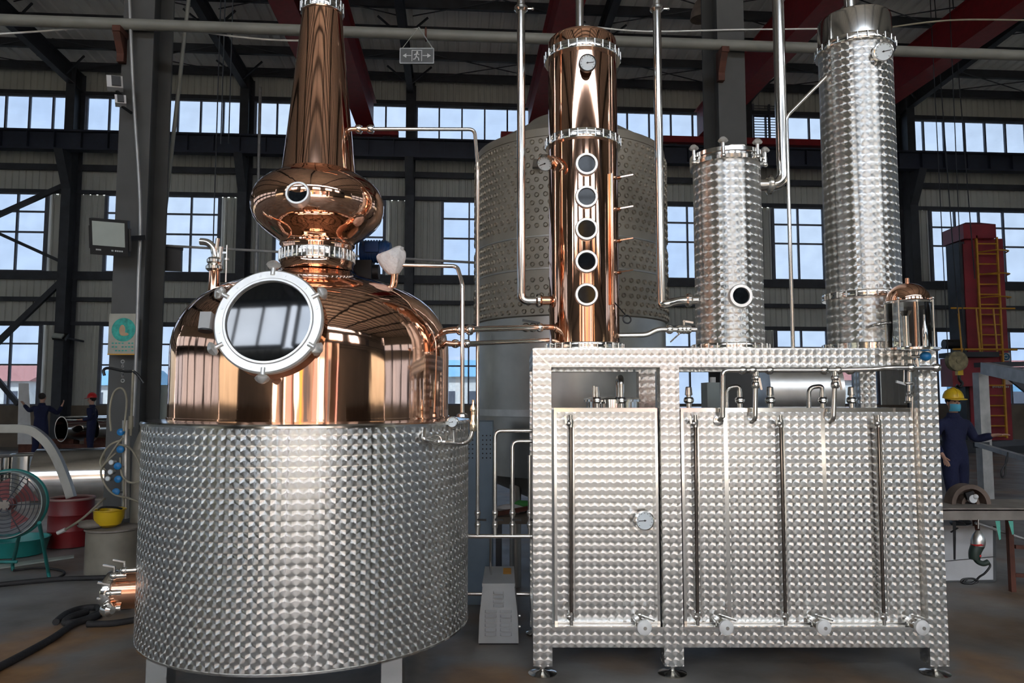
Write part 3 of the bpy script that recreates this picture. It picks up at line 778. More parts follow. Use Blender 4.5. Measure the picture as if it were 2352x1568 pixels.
# agitator motor behind the neck
mp = PX(868, 578, 4.95)
mo = thing('agitator_motor', 'blue electric motor with dark gearbox behind the copper neck', 'motor', PX(850, 640, 4.9))
part('housing', MB().cyl(mp - Vector((0.115,0,0)), mp + Vector((0.07,0,0)), 0.072, n=28).cyl(mp + Vector((0.07,0,0)), mp + Vector((0.088,0,0)), 0.062, n=28), 'blue_motor', mo)
fin = MB()
for k in range(9):
    x = -0.10 + 0.019*k; fin.lathe(mp + Vector((x,0,0)), [(0.070,-0.003),(0.079,-0.003),(0.079,0.003),(0.070,0.003)], 28, (1,0,0))
part('cooling_fins', fin, 'blue_motor', mo, kind='stuff')
part('terminal_box', MB().box(mp.x-0.07, mp.x+0.02, mp.y-0.10, mp.y-0.05, mp.z-0.02, mp.z+0.05), 'blue_motor', mo, smooth=0)
gp = PX(838, 622, 4.95)
part('gearbox', MB().obox(gp + Vector((-0.01,0,0)), (0.13, 0.12, 0.13)).cyl(gp + Vector((0.06,-0.02,-0.01)), gp + Vector((0.10,-0.02,-0.01)), 0.05, n=20).lathe(gp + Vector((0,0,-0.34)), [(0.05,0),(0.05,0.28)], 20), 'black', mo)
# cleaning pipe from the cone over to the pipe rack
Yk = 4.42
cp = thing('condensate_pipe', 'thin steel pipe running from the copper neck down to the valve rack', 'pipe', PX(1097, 1228, 4.70))
pts = fillet([PX(793,345,Yk-0.03), PX(797,296,Yk-0.02), PX(1090,297,Yk+0.10), PX(1097,380,4.60), PX(1097,1226,4.70)], 0.035, 6)
part('tube', MB().tube(pts, 0.0115, 14), 'steel', cp)
part('copper_end', MB().tube(fillet([PX(793,348,Yk-0.03), PX(797,296,Yk-0.02), PX(850,296.5,Yk)], 0.035, 6), 0.0135, 14), 'copper', cp)
for u in (824, 851): clamp_part(cp, PX(u, 296, Yk), (1,0,0), 0.016)
# jacket fittings: gauge, safety valve, filler pipe
jf = thing('jacket_pipework', 'pale steel pipe with gauge and safety valve on the jacket corner', 'pipework', onpot(1020, 1012))
q = lambda u, v, o=0.05: onpot(u, v) + Vector((0, -o, 0))
line = fillet([q(975,985,0.0), q(975,1010), q(1008,1014), q(1060,1018), PX(1080,1012,4.16), PX(1086,985,4.16), PX(1088,955,4.16)], 0.03, 5)
part('pipe', MB().tube(line, 0.013, 14), 'steel', jf)
part('safety_valve', MB().lathe(PX(1087,990,4.16), [(0.017,0),(0.022,0.01),(0.022,0.05),(0.015,0.06),(0.015,0.11),(0.020,0.115),(0.020,0.13),(0.008,0.15),(0.008,0.175)], 20), mat('pale_brass', (0.86,0.74,0.55), 0.22, 1.0), jf)
part('gauge_stem', MB().cyl(q(1046,1012), q(1044,985), 0.012, n=12), 'steel', jf)
gauge(jf, q(1042, 968, 0.06), (-0.15,-1,0.05), 0.030)
vp = q(1010,1013); 
part('valve_body', MB().ball(vp, 0.024, 16, 10).cyl(vp-Vector((0.035,0,0)), vp+Vector((0.035,0,0)), 0.019, n=16), 'steel', jf)
part('valve_handle', MB().ring(vp+Vector((-0.01,-0.04,0.01)), (0.3,-1,0.2), 0.028, 0.004, 24, 6), 'steel', jf)
# drain manifold low on the left
dz = PX(295, 1357, 4.05)
dr = part('drain_stub', MB().cyl(dz + Vector((0.40,0.12,0)), dz + Vector((-0.075,0,0)), 0.096, n=40), 'copper_dull', pot, label='fat copper drain stub low on the jacket')
part('drain_flange', MB().lathe(dz + Vector((-0.075,0,0)), [(0.0,-0.03),(0.088,-0.03),(0.108,-0.022),(0.112,0.0),(0.104,0.022),(0.09,0.028)], 40, (1,0,0.0)), 'steel', dr)
for (u, v) in ((262, 1322), (250, 1362), (248, 1398), (285, 1310)):
    p = PX(u, v, 3.96)
    f = part('drain_valve', MB().cyl(p, p + Vector((0.055,0.02,0)), 0.016, n=14).ball(p, 0.021, 12, 8).cyl(p, p + Vector((0,0,0.05)), 0.007, n=8), 'steel', dr)
    part('lever', MB().bar(p + Vector((0,0,0.045)), p + Vector((-0.05,-0.02,0.06)), 0.012, 0.008), 'steel', f)
p = PX(248, 1400, 3.94)
part('drain_cap', MB().lathe(p, [(0,-0.03),(0.026,-0.03),(0.036,-0.01),(0.036,0.015),(0.02,0.03),(0,0.03)], 20, (1,-0.3,0)), 'steel', dr)

# ================================================================ FRAME, RECEIVERS, COLUMNS
YF = 4.40                               # front of the frame
FX0, FX1 = PX(1224, 1000, YF).x, PX(2158, 1000, YF).x
FZT, FZT0 = ZV(800, YF), ZV(843, YF)
FZB1, FZB0 = ZV(1444, YF), ZV(1487, YF)
FZP = ZV(1530, YF)
FD = 0.85                               # depth of the frame
PW = 0.110
MX0, MX1 = PX(1518, 1000, YF).x, PX(1562, 1000, YF).x
frm = thing('still_frame', 'engine-turned steel frame carrying the copper and steel columns', 'frame', ((FX0+FX1)/2, YF+FD/2, 0))
def post(x0, x1, y0, zt=FZT):
    return part('post', MB().box(x0, x1, y0, y0+PW, FZP, zt), 'swirl_flat', frm, smooth=0)
for x0, x1 in ((FX0, FX0+PW), (MX0, MX1), (FX1-PW, FX1)):
    zt = FZT0 if x0 == MX0 else FZT
    post(x0, x1, YF, zt); post(x0, x1, YF+FD-PW, zt)
part('top_rail', MB().box(FX0+PW, FX1-PW, YF+0.002, YF+PW, FZT0, FZT), 'swirl_flat', frm, smooth=0)
part('top_rail', MB().box(FX0+PW, FX1-PW, YF+FD-PW, YF+FD-0.002, FZT0, FZT), 'swirl_flat', frm, smooth=0)
for x0 in (FX0, FX1-PW):
    part('top_rail', MB().box(x0, x0+PW, YF+PW, YF+FD-PW, FZT0, FZT), 'swirl_flat', frm, smooth=0)
    part('bottom_rail', MB().box(x0, x0+PW, YF+PW, YF+FD-PW, FZB0, FZB1), 'swirl_flat', frm, smooth=0)
for x0, x1 in ((FX0+PW, MX0), (MX1, FX1-PW)):
    part('bottom_rail', MB().box(x0, x1, YF+0.003, YF+PW, FZB0, FZB1), 'swirl_flat', frm, smooth=0)
    part('bottom_rail', MB().box(x0, x1, YF+FD-PW, YF+FD-0.003, FZB0, FZB1), 'swirl_flat', frm, smooth=0)
    part('rail_trim', MB().box(x0, x1, YF-0.004, YF+0.05, FZB1-0.001, FZB1+0.012), 'steel', frm, smooth=0)
part('top_deck', MB().box(FX0+0.01, FX1-0.01, YF+0.01, YF+FD-0.01, FZT-0.012, FZT+0.004), 'steel_satin', frm, smooth=0)
part('bottom_deck', MB().box(FX0+0.02, FX1-0.02, YF+0.02, YF+FD-0.02, FZB1-0.03, FZB1-0.002), 'steel_satin', frm, smooth=0)
part('corner_weld', MB().bar((FX0+0.002, YF-0.001, FZT-0.004), (FX0+PW, YF-0.001, FZT0), 0.010, 0.004, (0,-1,0)), 'steel_satin', frm, smooth=0)
for x in (FX0+PW/2, (MX0+MX1)/2, FX1-PW/2):
    for y in (YF+PW/2, YF+FD-PW/2):
        f = part('levelling_foot', MB().lathe((x, y, 0), [(0,0.0),(0.082,0.0),(0.084,0.006),(0.06,0.014),(0.022,0.02),(0.014,0.028),(0.014,FZP+0.01)], 32), 'steel', frm)
        part('lock_nut', MB().cyl((x, y, FZP-0.018), (x, y, FZP), 0.022, n=6), 'steel', f)

# receiver tanks inside the frame ------------------------------------------
YT = YF + 0.055
def z_at(v): return ZV(v, YT)
TZ0, TZ1 = z_at(1441), z_at(941)
def receiver(u0, u1, seams, name, lab):
    x0, x1 = PX(u0, 1100, YT).x, PX(u1, 1100, YT).x
    t = thing(name, lab, 'tank', ((x0+x1)/2, YT+0.32, FZB1))
    part('body', MB().box(x0, x1, YT+0.012, YT+0.62, FZB1-0.001, TZ1), 'steel_satin', t, smooth=0)
    part('edge_trim', MB().box(x0, x1, YT-0.004, YT+0.03, TZ1-0.012, TZ1+0.010).box(x0, x0+0.016, YT-0.002, YT+0.03, FZB1, TZ1).box(x1-0.016, x1, YT-0.002, YT+0.03, FZB1, TZ1), 'steel', t, smooth=0)
    xs = [x0+0.016] + [PX(s, 1100, YT).x for s in seams] + [x1-0.016]
    for i in range(len(xs)-1):
        part('front_panel', MB().box(xs[i] + (0.012 if i else 0), xs[i+1] - (0.012 if i < len(xs)-2 else 0), YT, YT+0.02, TZ0+0.028, TZ1-0.012), 'swirl_flat', t, smooth=0)
        if i: part('seam_strip', MB().box(xs[i]-0.012, xs[i]+0.012, YT+0.001, YT+0.02, TZ0, TZ1-0.012), 'steel', t, smooth=0)
    part('lower_strip', MB().box(x0+0.016, x1-0.016, YT+0.001, YT+0.02, FZB1, TZ0+0.028), 'steel_satin', t, smooth=0)
    part('lid', MB().box(x0, x1, YT+0.02, YT+0.63, TZ1+0.0, TZ1+0.012), 'steel', t, smooth=0)
    return t
tank_a = receiver(1273, 1512, [], 'receiver_tank', 'narrow engine-turned steel receiver tank with dial thermometer in the frame')
tank_b = receiver(1566, 2108, [1669, 1894], 'receiver_tank', 'wide three-compartment engine-turned steel receiver tank in the frame')
def level_gauge(t, ut, ub):
    y = YT - 0.045
    top, bot = PX(ut, 972, y), PX(ub, 1415, y)
    g = part('level_tube', MB().cyl(bot, top, 0.0105, n=16), 'bell_tube', t, label='vertical sight tube of level gauge')
    part('guard_strip', MB().box(top.x+0.012, top.x+0.018, y-0.004, y+0.004, bot.z, top.z), 'steel', g, smooth=0)
    for p, sgn in ((top, 1), (bot, -1)):
        f = part('gauge_cock', MB().cyl(p - Vector((0,0,0.022)), p + Vector((0,0,0.022)), 0.017, n=14).cyl(p, Vector((p.x, YT+0.005, p.z)), 0.014, n=14).ball(p + Vector((-0.012, -0.006, 0)), 0.018, 12, 8).cyl(p, p + Vector((0,0,0.05*sgn)), 0.011, n=10), 'steel', g)
        part('cock_handle', MB().bar(p + Vector((-0.03,-0.02,0)), p + Vector((-0.035,-0.02,0.045)), 0.010, 0.012), 'steel', f)
glass('bell_tube', (0.55, 0.50, 0.46), 0.12)
mat('tube_dark', (0.20, 0.17, 0.15), 0.10, 0.9)
M['bell_tube'] = M['tube_dark']
level_gauge(tank_a, 1311, 1312)
for a, b in ((1597, 1602), (1793, 1804), (2017, 2030)): level_gauge(tank_b, a, b)
def drain(t, u, v):
    p = PX(u, v, YT-0.13); q = Vector((p.x-0.02, YT+0.004, p.z+0.008))
    f = part('drain_valve', MB().cyl(q, p, 0.020, n=18).ball(p + (q-p)*0.5, 0.030, 16, 10), 'steel', t)
    part('outlet_cap', MB().lathe(p, [(0.0, -0.012), (0.038, -0.012), (0.042, 0.0), (0.042, 0.014), (0.030, 0.022), (0.0, 0.024)], 28, (0.12, -1, 0.02)), 'white_plastic', f)
    part('cap_centre', MB().lathe(p, [(0.0, 0.024), (0.010, 0.024), (0.010, 0.028), (0.0, 0.028)], 14, (0.12, -1, 0.02)), 'steel_dull', f)
    m = p + (q-p)*0.5
    part('lever', MB().bar(m + Vector((-0.01,0,0.045)), m + Vector((0.075,-0.05,0.028)), 0.014, 0.010).cyl(m, m + Vector((0,0,0.05)), 0.008, n=8), 'steel', f)
drain(tank_a, 1479, 1440)
for u in (1667, 1891, 2116): drain(tank_b, u, 1440)
gc = PX(1480, 1195, YT-0.06)
part('thermowell', MB().cyl(gc + Vector((-0.03,0.06,0.0)), gc, 0.012, n=12), 'steel', tank_a)
gauge(tank_a, gc, (0.10,-1,0.06), 0.056, ang=92)
def nozzle(t, u, kind, y=YT+0.20):
    zl = TZ1 + 0.012; p = PX(u, 915, y); p.z = zl
    f = part('nozzle', MB().cyl(p, p + Vector((0,0,0.10)), 0.016, n=16), 'steel', t)
    part('pipe_clamp', clamp(MB(), p + Vector((0,0,0.045)), (0,0,1), 0.019), 'steel', f)
    if kind == 'elbow':
        part('elbow', MB().tube(fillet([p + Vector((0,0,0.09)), p + Vector((0,0,0.135)), p + Vector((-0.075,0.02,0.125)), p + Vector((-0.075,0.03,0.0))], 0.04, 6), 0.014, 14), 'steel', f)
    elif kind == 'bend':
        part('elbow', MB().tube(fillet([p + Vector((0,0,0.09)), p + Vector((0,0,0.19)), p + Vector((0.0,0.12,0.19)), p + Vector((0,0.12,0.02))], 0.06, 8), 0.019, 16), 'steel', f)
    elif kind == 'fork':
        part('elbow', MB().cyl(p + Vector((0,0,0.09)), p + Vector((0,0,0.13)), 0.012, n=12).cyl(p + Vector((-0.018,0,0.06)), p + Vector((-0.018,0,0.135)), 0.012, n=12), 'steel', f)
    else:
        part('cap', MB().lathe(p + Vector((0,0,0.075)), [(0.020,0),(0.024,0.004),(0.020,0.05),(0.014,0.055)], 16), 'steel', f)
nozzle(tank_a, 1371, 'fork'); nozzle(tank_a, 1427, 'bend')
part('manway', MB().lathe((PX(1405,930,YT+0.42).x, YT+0.40, TZ1+0.012), [(0.17,0),(0.17,0.035),(0.185,0.035),(0.185,0.05),(0.16,0.062),(0.0,0.075)], 40), 'steel', tank_a)
nozzle(tank_b, 1582, 'cap'); nozzle(tank_b, 1699, 'elbow'); nozzle(tank_b, 1769, 'cap'); nozzle(tank_b, 1889, 'elbow'); nozzle(tank_b, 1956, 'cap')

# product header above the wide tank ---------------------------------------
YH = YF + 0.0
hd = thing('product_header', 'slim steel header pipe with valves along the wide receiver tank', 'pipe', PX(1900, 960, YH))
hpts = fillet([PX(1660,958,YH), PX(1660,850,YH), PX(1910,850,YH), PX(2015,847,YH-0.03), PX(2040,844,YH-0.06), PX(2158,844,YH-0.06)], 0.035, 6)
part('tube', MB().tube(hpts, 0.0145, 16), 'steel', hd)
for u in (1706, 1728, 1767, 1893, 1924, 1952): clamp_part(hd, PX(u, 850, YH), (1,0,0), 0.0155)
for u in (2092, 2150): clamp_part(hd, PX(u, 844, YH-0.06), (1,0,0), 0.0155)
for u, u2 in ((1736, 1734), (1918, 1914)):
    a = PX(u, 850, YH)
    f = part('drop_leg', MB().tube(fillet([a, PX(u2,962,YH), PX(u2-8,968,YT)], 0.02, 5), 0.0145, 16), 'steel', hd)
    v = PX(u, 868, YH); part('valve_body', MB().ball(v, 0.024, 14, 10).cyl(v-Vector((0,0,0.04)), v+Vector((0,0,0.04)), 0.019, n=16), 'steel', f)
    part('valve_lever', MB().bar(v+Vector((0.01,-0.03,0.0)), v+Vector((0.02,-0.035,-0.07)), 0.012, 0.006), 'steel', f)
    part('pipe_clamp', clamp(MB(), PX(u, 884, YH), (0,0,1), 0.015), 'steel', f)
f = part('drop_end', MB().cyl(PX(1660,955,YH), PX(1650,966,YT+0.002), 0.0145, n=14).lathe(PX(1650,966,YT-0.004), [(0.03,0),(0.03,0.008),(0.015,0.012)], 18, (0,-1,0)), 'steel', hd)
# sampling valve hanging at the right
sv = thing('sampling_valve', 'small steel sampling valve with thin drip tube beside the right post', 'valve', PX(2092, 955, YH-0.05))
part('stem', MB().cyl(PX(2088,850,YH-0.05), PX(2088,885,YH-0.05), 0.012, n=12).cyl(PX(2076,850,YH-0.05), PX(2076,880,YH-0.05), 0.005, n=8), 'steel', sv)
part('float_body', MB().ball(PX(2086,880,YH-0.05), 0.020, 16, 8, (1.6,1,0.6)).cyl(PX(2088,885,YH-0.05), PX(2088,903,YH-0.05), 0.010, n=12), 'steel', sv)
part('hand_lever', MB().bar(PX(2080,882,YH-0.05), PX(2058,876,YH-0.06), 0.012, 0.014), 'cast_metal', sv)
part('cock', MB().ball(PX(2090,904,YH-0.05), 0.020, 14, 8).cyl(PX(2090,904,YH-0.05), PX(2101,906,YH-0.09), 0.012, n=12).lathe(PX(2088,925,YH-0.03), [(0.024,0),(0.026,0.006),(0.018,0.012),(0.016,0.04)], 16), 'steel', sv)
part('drip_tube', MB().cyl(PX(2096,908,YH-0.05), PX(2095,958,YH-0.05), 0.0055, n=10), 'steel', sv)

# columns -------------------------------------------------------------------
YC = YF + 0.36
def col_axis(u): return Vector(((u-1176)/F_PX*YC/(CP-SP*0.1), YC, 0))
ZC = lambda v: ZV(v, YC)
RC = lambda hw: hw/F_PX*YC*1.0
ZD = FZT + 0.004
def front(A, u, v, R):
    """point on the face of a column of radius R seen at pixel (u, v)"""
    a, t = (u-1176.0)/F_PX, (784.0-v)/F_PX; d = Vector((a, CP-SP*t, SP+CP*t))
    Aq = d.x*d.x + d.y*d.y; B = -2*(d.x*A.x + d.y*A.y); Cc = A.x*A.x + A.y*A.y - R*R
    k = (-B - math.sqrt(max(B*B-4*Aq*Cc, 0)))/(2*Aq); return Vector((0,0,CAM_Z)) + d*k
def shell(parent, name, A, R, z0, z1, m, label=None, n=80):
    o = part(name, MB().lathe(A, [(R, z0), (R, z1)], n), m, parent, label=label)
    return o
# copper column
CA_ = col_axis(1341); RCC = 0.226
cc = thing('copper_column', 'tall polished copper column with five round sight glasses', 'column', (CA_.x, CA_.y, ZD))
CAx = Vector((CA_.x, CA_.y, 0))
shell(cc, 'lower_shell', CAx, RCC, ZD, ZC(333), 'copper')
shell(cc, 'upper_shell', CAx, RCC, ZC(333), ZC(137), 'copper')
part('cap', MB().lathe(CAx, [(RCC, ZC(137)), (RCC, ZC(104)), (RCC*0.985, ZC(99)), (RCC*0.93, ZC(95)), (RCC*0.5, ZC(92)), (0, ZC(91))], 80), 'copper', cc)
flange(cc, CAx + Vector((0,0,ZC(137))), (0,0,1), RCC, 0.026, 0.058, 28)
flange(cc, CAx + Vector((0,0,ZC(333))), (0,0,1), RCC, 0.022, 0.058, 28)
flange(cc, CAx + Vector((0,0,ZD+0.024)), (0,0,1), RCC, 0.026, 0.046, 28, name='base_flange')
for v in (378, 453, 527, 601, 677):
    c = front(CAx, 1347, v, RCC); ax = c - Vector((CAx.x, CAx.y, c.z))
    sight(cc, c, ax, 0.072, 0.052)
c = front(CAx, 1347, 155, RCC) + Vector((0,-0.06,0)); gauge(cc, c, (0,-1,-0.12), 0.054, rim='black', ang=-85)
part('gauge_stem', MB().cyl(c, c + Vector((0,0.08,0)), 0.014, n=12), 'steel', cc)
c = PX(1252, 374, YC-0.10); g = gauge(cc, c, (-0.35,-0.65,-0.68), 0.052, rim='steel')
part('gauge_stem', MB().cyl(c + Vector((0.015,0.03,0.02)), PX(1275, 366, YC-0.06), 0.012, n=12), 'copper', cc)
part('gauge_bracket', MB().tube(spline([PX(1268,358,YC-0.15), PX(1285,368,YC-0.2), PX(1292,385,YC-0.21), PX(1284,392,YC-0.20)], 5), 0.008, 10), 'copper', cc)
part('riser_tube', MB().cyl(front(CAx, 1405, 700, RCC)+Vector((0.004,-0.012,0)), front(CAx, 1403, 400, RCC)+Vector((0.004,-0.012,0)), 0.012, n=14), 'copper', cc)
for v in (408, 480, 553, 626):
    p = PX(1408, v, YC-0.14)
    f = part('side_valve', MB().cyl(p + Vector((-0.03,0.05,0)), p + Vector((0.05,0,0.002)), 0.011, n=12).ball(p + Vector((0.005,0,0)), 0.019, 12, 8, (1.4,1,0.8)).cyl(p + Vector((-0.012,0,-0.035)), p + Vector((-0.01,0,0)), 0.006, n=8), 'copper', cc, label='small copper tray valve')
    part('lever', MB().bar(p + Vector((0.045,0,0.004)), p + Vector((0.125,-0.02,0.014)), 0.007, 0.007), 'copper', f)
p = PX(1428, 700, YC-0.10)
part('chain_ring', MB().ring(PX(1440,733,YC-0.1), (0.2,-1,0.2), 0.026, 0.005, 24, 8).cyl(PX(1412,695,YC-0.15), PX(1436,722,YC-0.1), 0.004, n=8), 'black', cc)
part('top_pipe_socket', MB().cyl(CAx + Vector((-0.015,0,ZC(95))), CAx + Vector((-0.015,0,ZC(82))), 0.036, n=24), 'steel', cc)

# small steel column with clamped lid
SA_ = col_axis(1673); RS = 0.214; SAx = Vector((SA_.x, SA_.y, 0))
sc = thing('steel_column_lidded', 'short engine-turned steel column with a clamped lid and one sight glass', 'column', (SAx.x, SAx.y, ZD))
sc.name = 'condenser_column'
shell(sc, 'shell', SAx, RS, ZD, ZC(385), 'swirl_small')
flange(sc, SAx + Vector((0,0,ZD+0.022)), (0,0,1), RS, 0.030, 0.044, 26, name='base_flange')
lid = part('lid', MB().lathe(SAx, [(RS-0.01, ZC(388)), (RS+0.018, ZC(386)), (RS+0.020, ZC(378)), (RS+0.014, ZC(376)), (RS+0.014, ZC(372)), (RS+0.020, ZC(370)), (RS+0.018, ZC(361)), (RS-0.02, ZC(359)), (RS*0.6, ZC(356)), (0, ZC(355))], 72), 'steel', sc)
hz = ZC(357)
part('lid_handle', MB().tube(fillet([SAx+Vector((-0.005,-0.10,hz)), SAx+Vector((-0.005,-0.10,hz+0.036)), SAx+Vector((0.095,-0.10,hz+0.036)), SAx+Vector((0.095,-0.10,hz))], 0.012, 4), 0.006, 10), 'steel', lid)
for a in (200, 250, 305, 350, 60, 120):
    d = Vector((math.cos(math.radians(a)), math.sin(math.radians(a)), 0)); p = SAx + d*(RS+0.032) + Vector((0,0,ZC(383)))
    k = star_knob(lid, p + Vector((0,0,0.095)), (0,0,1), 0.030, 0.10)
    part('clamp_foot', MB().ball(p + Vector((0,0,0.0)), 0.018, 12, 8).cyl(p, p + Vector((0,0,0.05)), 0.013, n=12), 'steel', k)
c = front(SAx, 1700, 680, RS); ax = c - Vector((SAx.x, SAx.y, c.z)); sight(sc, c, ax, 0.074, 0.050)

# tall steel column
TA_ = col_axis(1981); RT = 0.226; TAx = Vector((TA_.x, TA_.y, 0))
tc_ = thing('condenser_column', 'tall engine-turned steel condenser column with dial under its cap', 'column', (TAx.x, TAx.y, ZD))
shell(tc_, 'lower_shell', TAx, RT, ZD, ZC(683), 'swirl_tall')
shell(tc_, 'upper_shell', TAx, RT, ZC(683), ZC(118), 'swirl_tall')
part('cap', MB().lathe(TAx, [(RT, ZC(118)), (RT, ZC(56)), (RT*0.985, ZC(50)), (RT*0.93, ZC(47)), (0, ZC(42))], 80), 'steel', tc_)
flange(tc_, TAx + Vector((0,0,ZC(118))), (0,0,1), RT, 0.022, 0.045, 26)
flange(tc_, TAx + Vector((0,0,ZC(683))), (0,0,1), RT, 0.026, 0.042, 26)
flange(tc_, TAx + Vector((0,0,ZD+0.024)), (0,0,1), RT, 0.032, 0.046, 26, name='base_flange')
c = PX(2028, 119, YC-0.26); gauge(tc_, c, (-0.10,-1,-0.22), 0.060, ang=-80)
part('gauge_stem', MB().cyl(c, c + Vector((-0.02,0.08,0.01)), 0.012, n=12), 'steel', tc_)
a = PX(2046, 448, YC-0.12); b = PX(2052, 680, YC-0.12)
part('side_pipe', MB().cyl(b, a, 0.022, n=20), 'steel', tc_)
part('side_clamp', clamp(MB(), a, (0,0,1), 0.026).cyl(a + Vector((-0.06,0.04,0.004)), a + Vector((0,0,0.004)), 0.012, n=10), 'steel', tc_)
part('drip_spout', MB().tube(fillet([PX(1990,752,YC-0.2), PX(2012,745,YC-0.30), PX(2045,740,YC-0.30)], 0.03, 4), 0.010, 10), 'steel', tc_)

# spirit safe: glass bell with copper dome -----------------------------------
PSY = YF - 0.045
ps = PX(2090, 797, PSY); RB = 49/F_PX*PSY
sp = thing('spirit_safe', 'glass cylinder spirit safe with copper dome lid on the right post', 'spirit safe', (ps.x, PSY, ps.z))
O = Vector((ps.x, PSY, 0)); zb, zt_ = ZV(797, PSY), ZV(697, PSY)
part('glass_cylinder', MB().lathe(O, [(RB*0.93, zb), (RB*0.93, zt_)], 56), 'bell_glass', sp)
for o_ in [x for x in sp.children if x.name.startswith('glass_cylinder')]:
    bm = bmesh.new(); bm.from_mesh(o_.data); bmesh.ops.delete(bm, geom=[f for f in bm.faces if len(f.verts) > 4], context='FACES'); bm.to_mesh(o_.data); bm.free()
part('upper_ring', MB().lathe(O, [(RB*0.85, zt_-0.004), (RB*1.04, zt_-0.004), (RB*1.06, zt_+0.006), (RB*1.0, zt_+0.012), (RB*0.85, zt_+0.012)], 56), 'steel', sp)
dm = part('copper_dome', MB().lathe(O, [(RB*1.0, zt_+0.010)] + [(RB*0.96*math.cos(a_), zt_+0.014+RB*0.86*math.sin(a_)) for a_ in [math.radians(x) for x in range(0, 85, 6)]] + [(0.0, zt_+0.014+RB*0.86)], 56), 'copper', sp)
part('dome_knob', MB().cyl((O.x,O.y,zt_+RB*0.85), (O.x,O.y,zt_+RB*0.85+0.045), 0.011, n=14), 'copper_dull', dm)
part('base_ring', MB().lathe(O, [(0, zb-0.028), (RB*1.1, zb-0.028), (RB*1.25, zb-0.020), (RB*1.25, zb-0.008), (RB*1.0, zb), (0, zb)], 56), 'steel', sp)
for k in range(4):
    a_ = math.radians(40+90*k); d = Vector((math.cos(a_), math.sin(a_), 0))*RB*1.08
    part('tie_rod', MB().cyl(O+d+Vector((0,0,zb-0.01)), O+d+Vector((0,0,zt_+0.02)), 0.0055, n=10).ball(O+d+Vector((0,0,zt_+0.02)), 0.010, 10, 6), 'steel', sp)
part('inner_tube', MB().cyl((O.x-0.02,O.y,zb), (O.x-0.02,O.y,zt_-0.07), 0.018, n=16).lathe((O.x-0.02,O.y,zt_-0.075), [(0.018,0),(0.035,0.03),(0.033,0.03),(0.016,0.002)], 20), 'steel', sp)
part('copper_tube', MB().cyl((O.x+0.05,O.y+0.02,zb), (O.x+0.05,O.y+0.02,zt_), 0.008, n=12), 'copper_dull', sp)
part('float_glass', MB().lathe((O.x+0.075,O.y-0.03,zb), [(0.0,0),(0.014,0.0),(0.016,0.05),(0.014,0.10),(0.006,0.14),(0.006,0.19)], 16), 'steel_mirror', sp)
part('drain_stack', MB().cyl((O.x,O.y,zb-0.03), (O.x,O.y,ZV(845,PSY)), 0.016, n=16).cyl((O.x-0.045,O.y,zb-0.03), (O.x-0.045,O.y,ZV(842,PSY)), 0.009, n=12).cyl((O.x+0.03,O.y-0.02,zb-0.03), (O.x+0.03,O.y-0.02,ZV(842,PSY)), 0.012, n=12).obox((O.x-0.01,O.y,zb-0.065), (0.11,0.05,0.02)), 'steel', sp)
bk = PX(2126, 818, PSY-0.06)
kb = part('blue_knob', MB().ball(bk, 0.032, 18, 12, (1.0,0.8,0.85)), 'blue_plastic', sp, label='bright blue valve knob')
part('knob_stem', MB().cyl(bk, bk + Vector((-0.06,0.04,0)), 0.010, n=10), 'steel', kb)

# long vapour pipes ----------------------------------------------------------
def vpipe(name, lab, pts, r, joints=(), fil=0.09):
    t = thing(name, lab, 'pipe', pts[-1])
    part('tube', MB().tube(fillet(pts, fil, 8), r, 22), 'steel', t)
    for p, d in joints: clamp_part(t, p, d, r*1.02)
    return t
ZT = PX(724, -150, PYC).z + 0.05
yv = YC - 0.02
a = PX(1197, 250, yv); ax_ = a.x
vpipe('vapour_pipe', 'steel vapour pipe dropping to the elbow left of the copper column',
      [Vector((PXC+0.50, PYC+0.09, ZT)), Vector((ax_, yv, ZT)), Vector((ax_, yv, ZV(691, yv))), Vector((CAx.x-RCC+0.02, yv, ZV(690, yv)))], 0.0275,
      [(Vector((ax_, yv, ZV(20, yv))), (0,0,1)), (Vector((PX(1238,690,yv).x, yv, ZV(690,yv))), (1,0,0))], 0.05)
cs = MB().cyl((PX(1242,690,yv).x, yv, ZV(690,yv)), (CAx.x-RCC+0.04, yv, ZV(690,yv)), 0.029, n=20)
part('inlet_stub', cs, 'copper', cc)
ZT2 = ZV(-170, YC)
b = PX(1512, 250, yv); bx = b.x
vpipe('vapour_pipe', 'steel vapour pipe from the copper column cap to the small steel column',
      [Vector((CAx.x-0.015, YC, ZC(88))), Vector((CAx.x-0.015, YC, ZT2)), Vector((bx, yv, ZT2)), Vector((bx, yv, ZV(700, yv))), Vector((PX(1530,700,yv).x, yv-0.02, ZV(699,yv))), Vector((PX(1560,688,yv).x, yv, ZV(690,yv))), Vector((SAx.x-RS+0.02, yv, ZV(689, yv)))], 0.0275,
      [(Vector((bx, yv, ZV(20, yv))), (0,0,1)), (Vector((PX(1582,689,yv).x, yv, ZV(689,yv))), (1,0,0))], 0.05)
cx_ = PX(1790, 250, YC).x
vpipe('vapour_pipe', 'thick steel vapour pipe from the small column up over to the tall column',
      [Vector((SAx.x+RS-0.02, YC-0.03, ZV(428, YC))), Vector((cx_, YC-0.03, ZV(428, YC))), Vector((cx_, YC-0.03, ZT2)), Vector((TAx.x-0.02, YC, ZT2)), Vector((TAx.x-0.02, YC, ZC(46)))], 0.038,
      [(Vector((PX(1764,428,YC).x, YC-0.03, ZV(428,YC))), (1,0,0))], 0.13)
vt = thing('vent_pipe', 'thin steel pipe slanting from the tall column down to the frame', 'pipe', PX(1812, 797, YC-0.05))
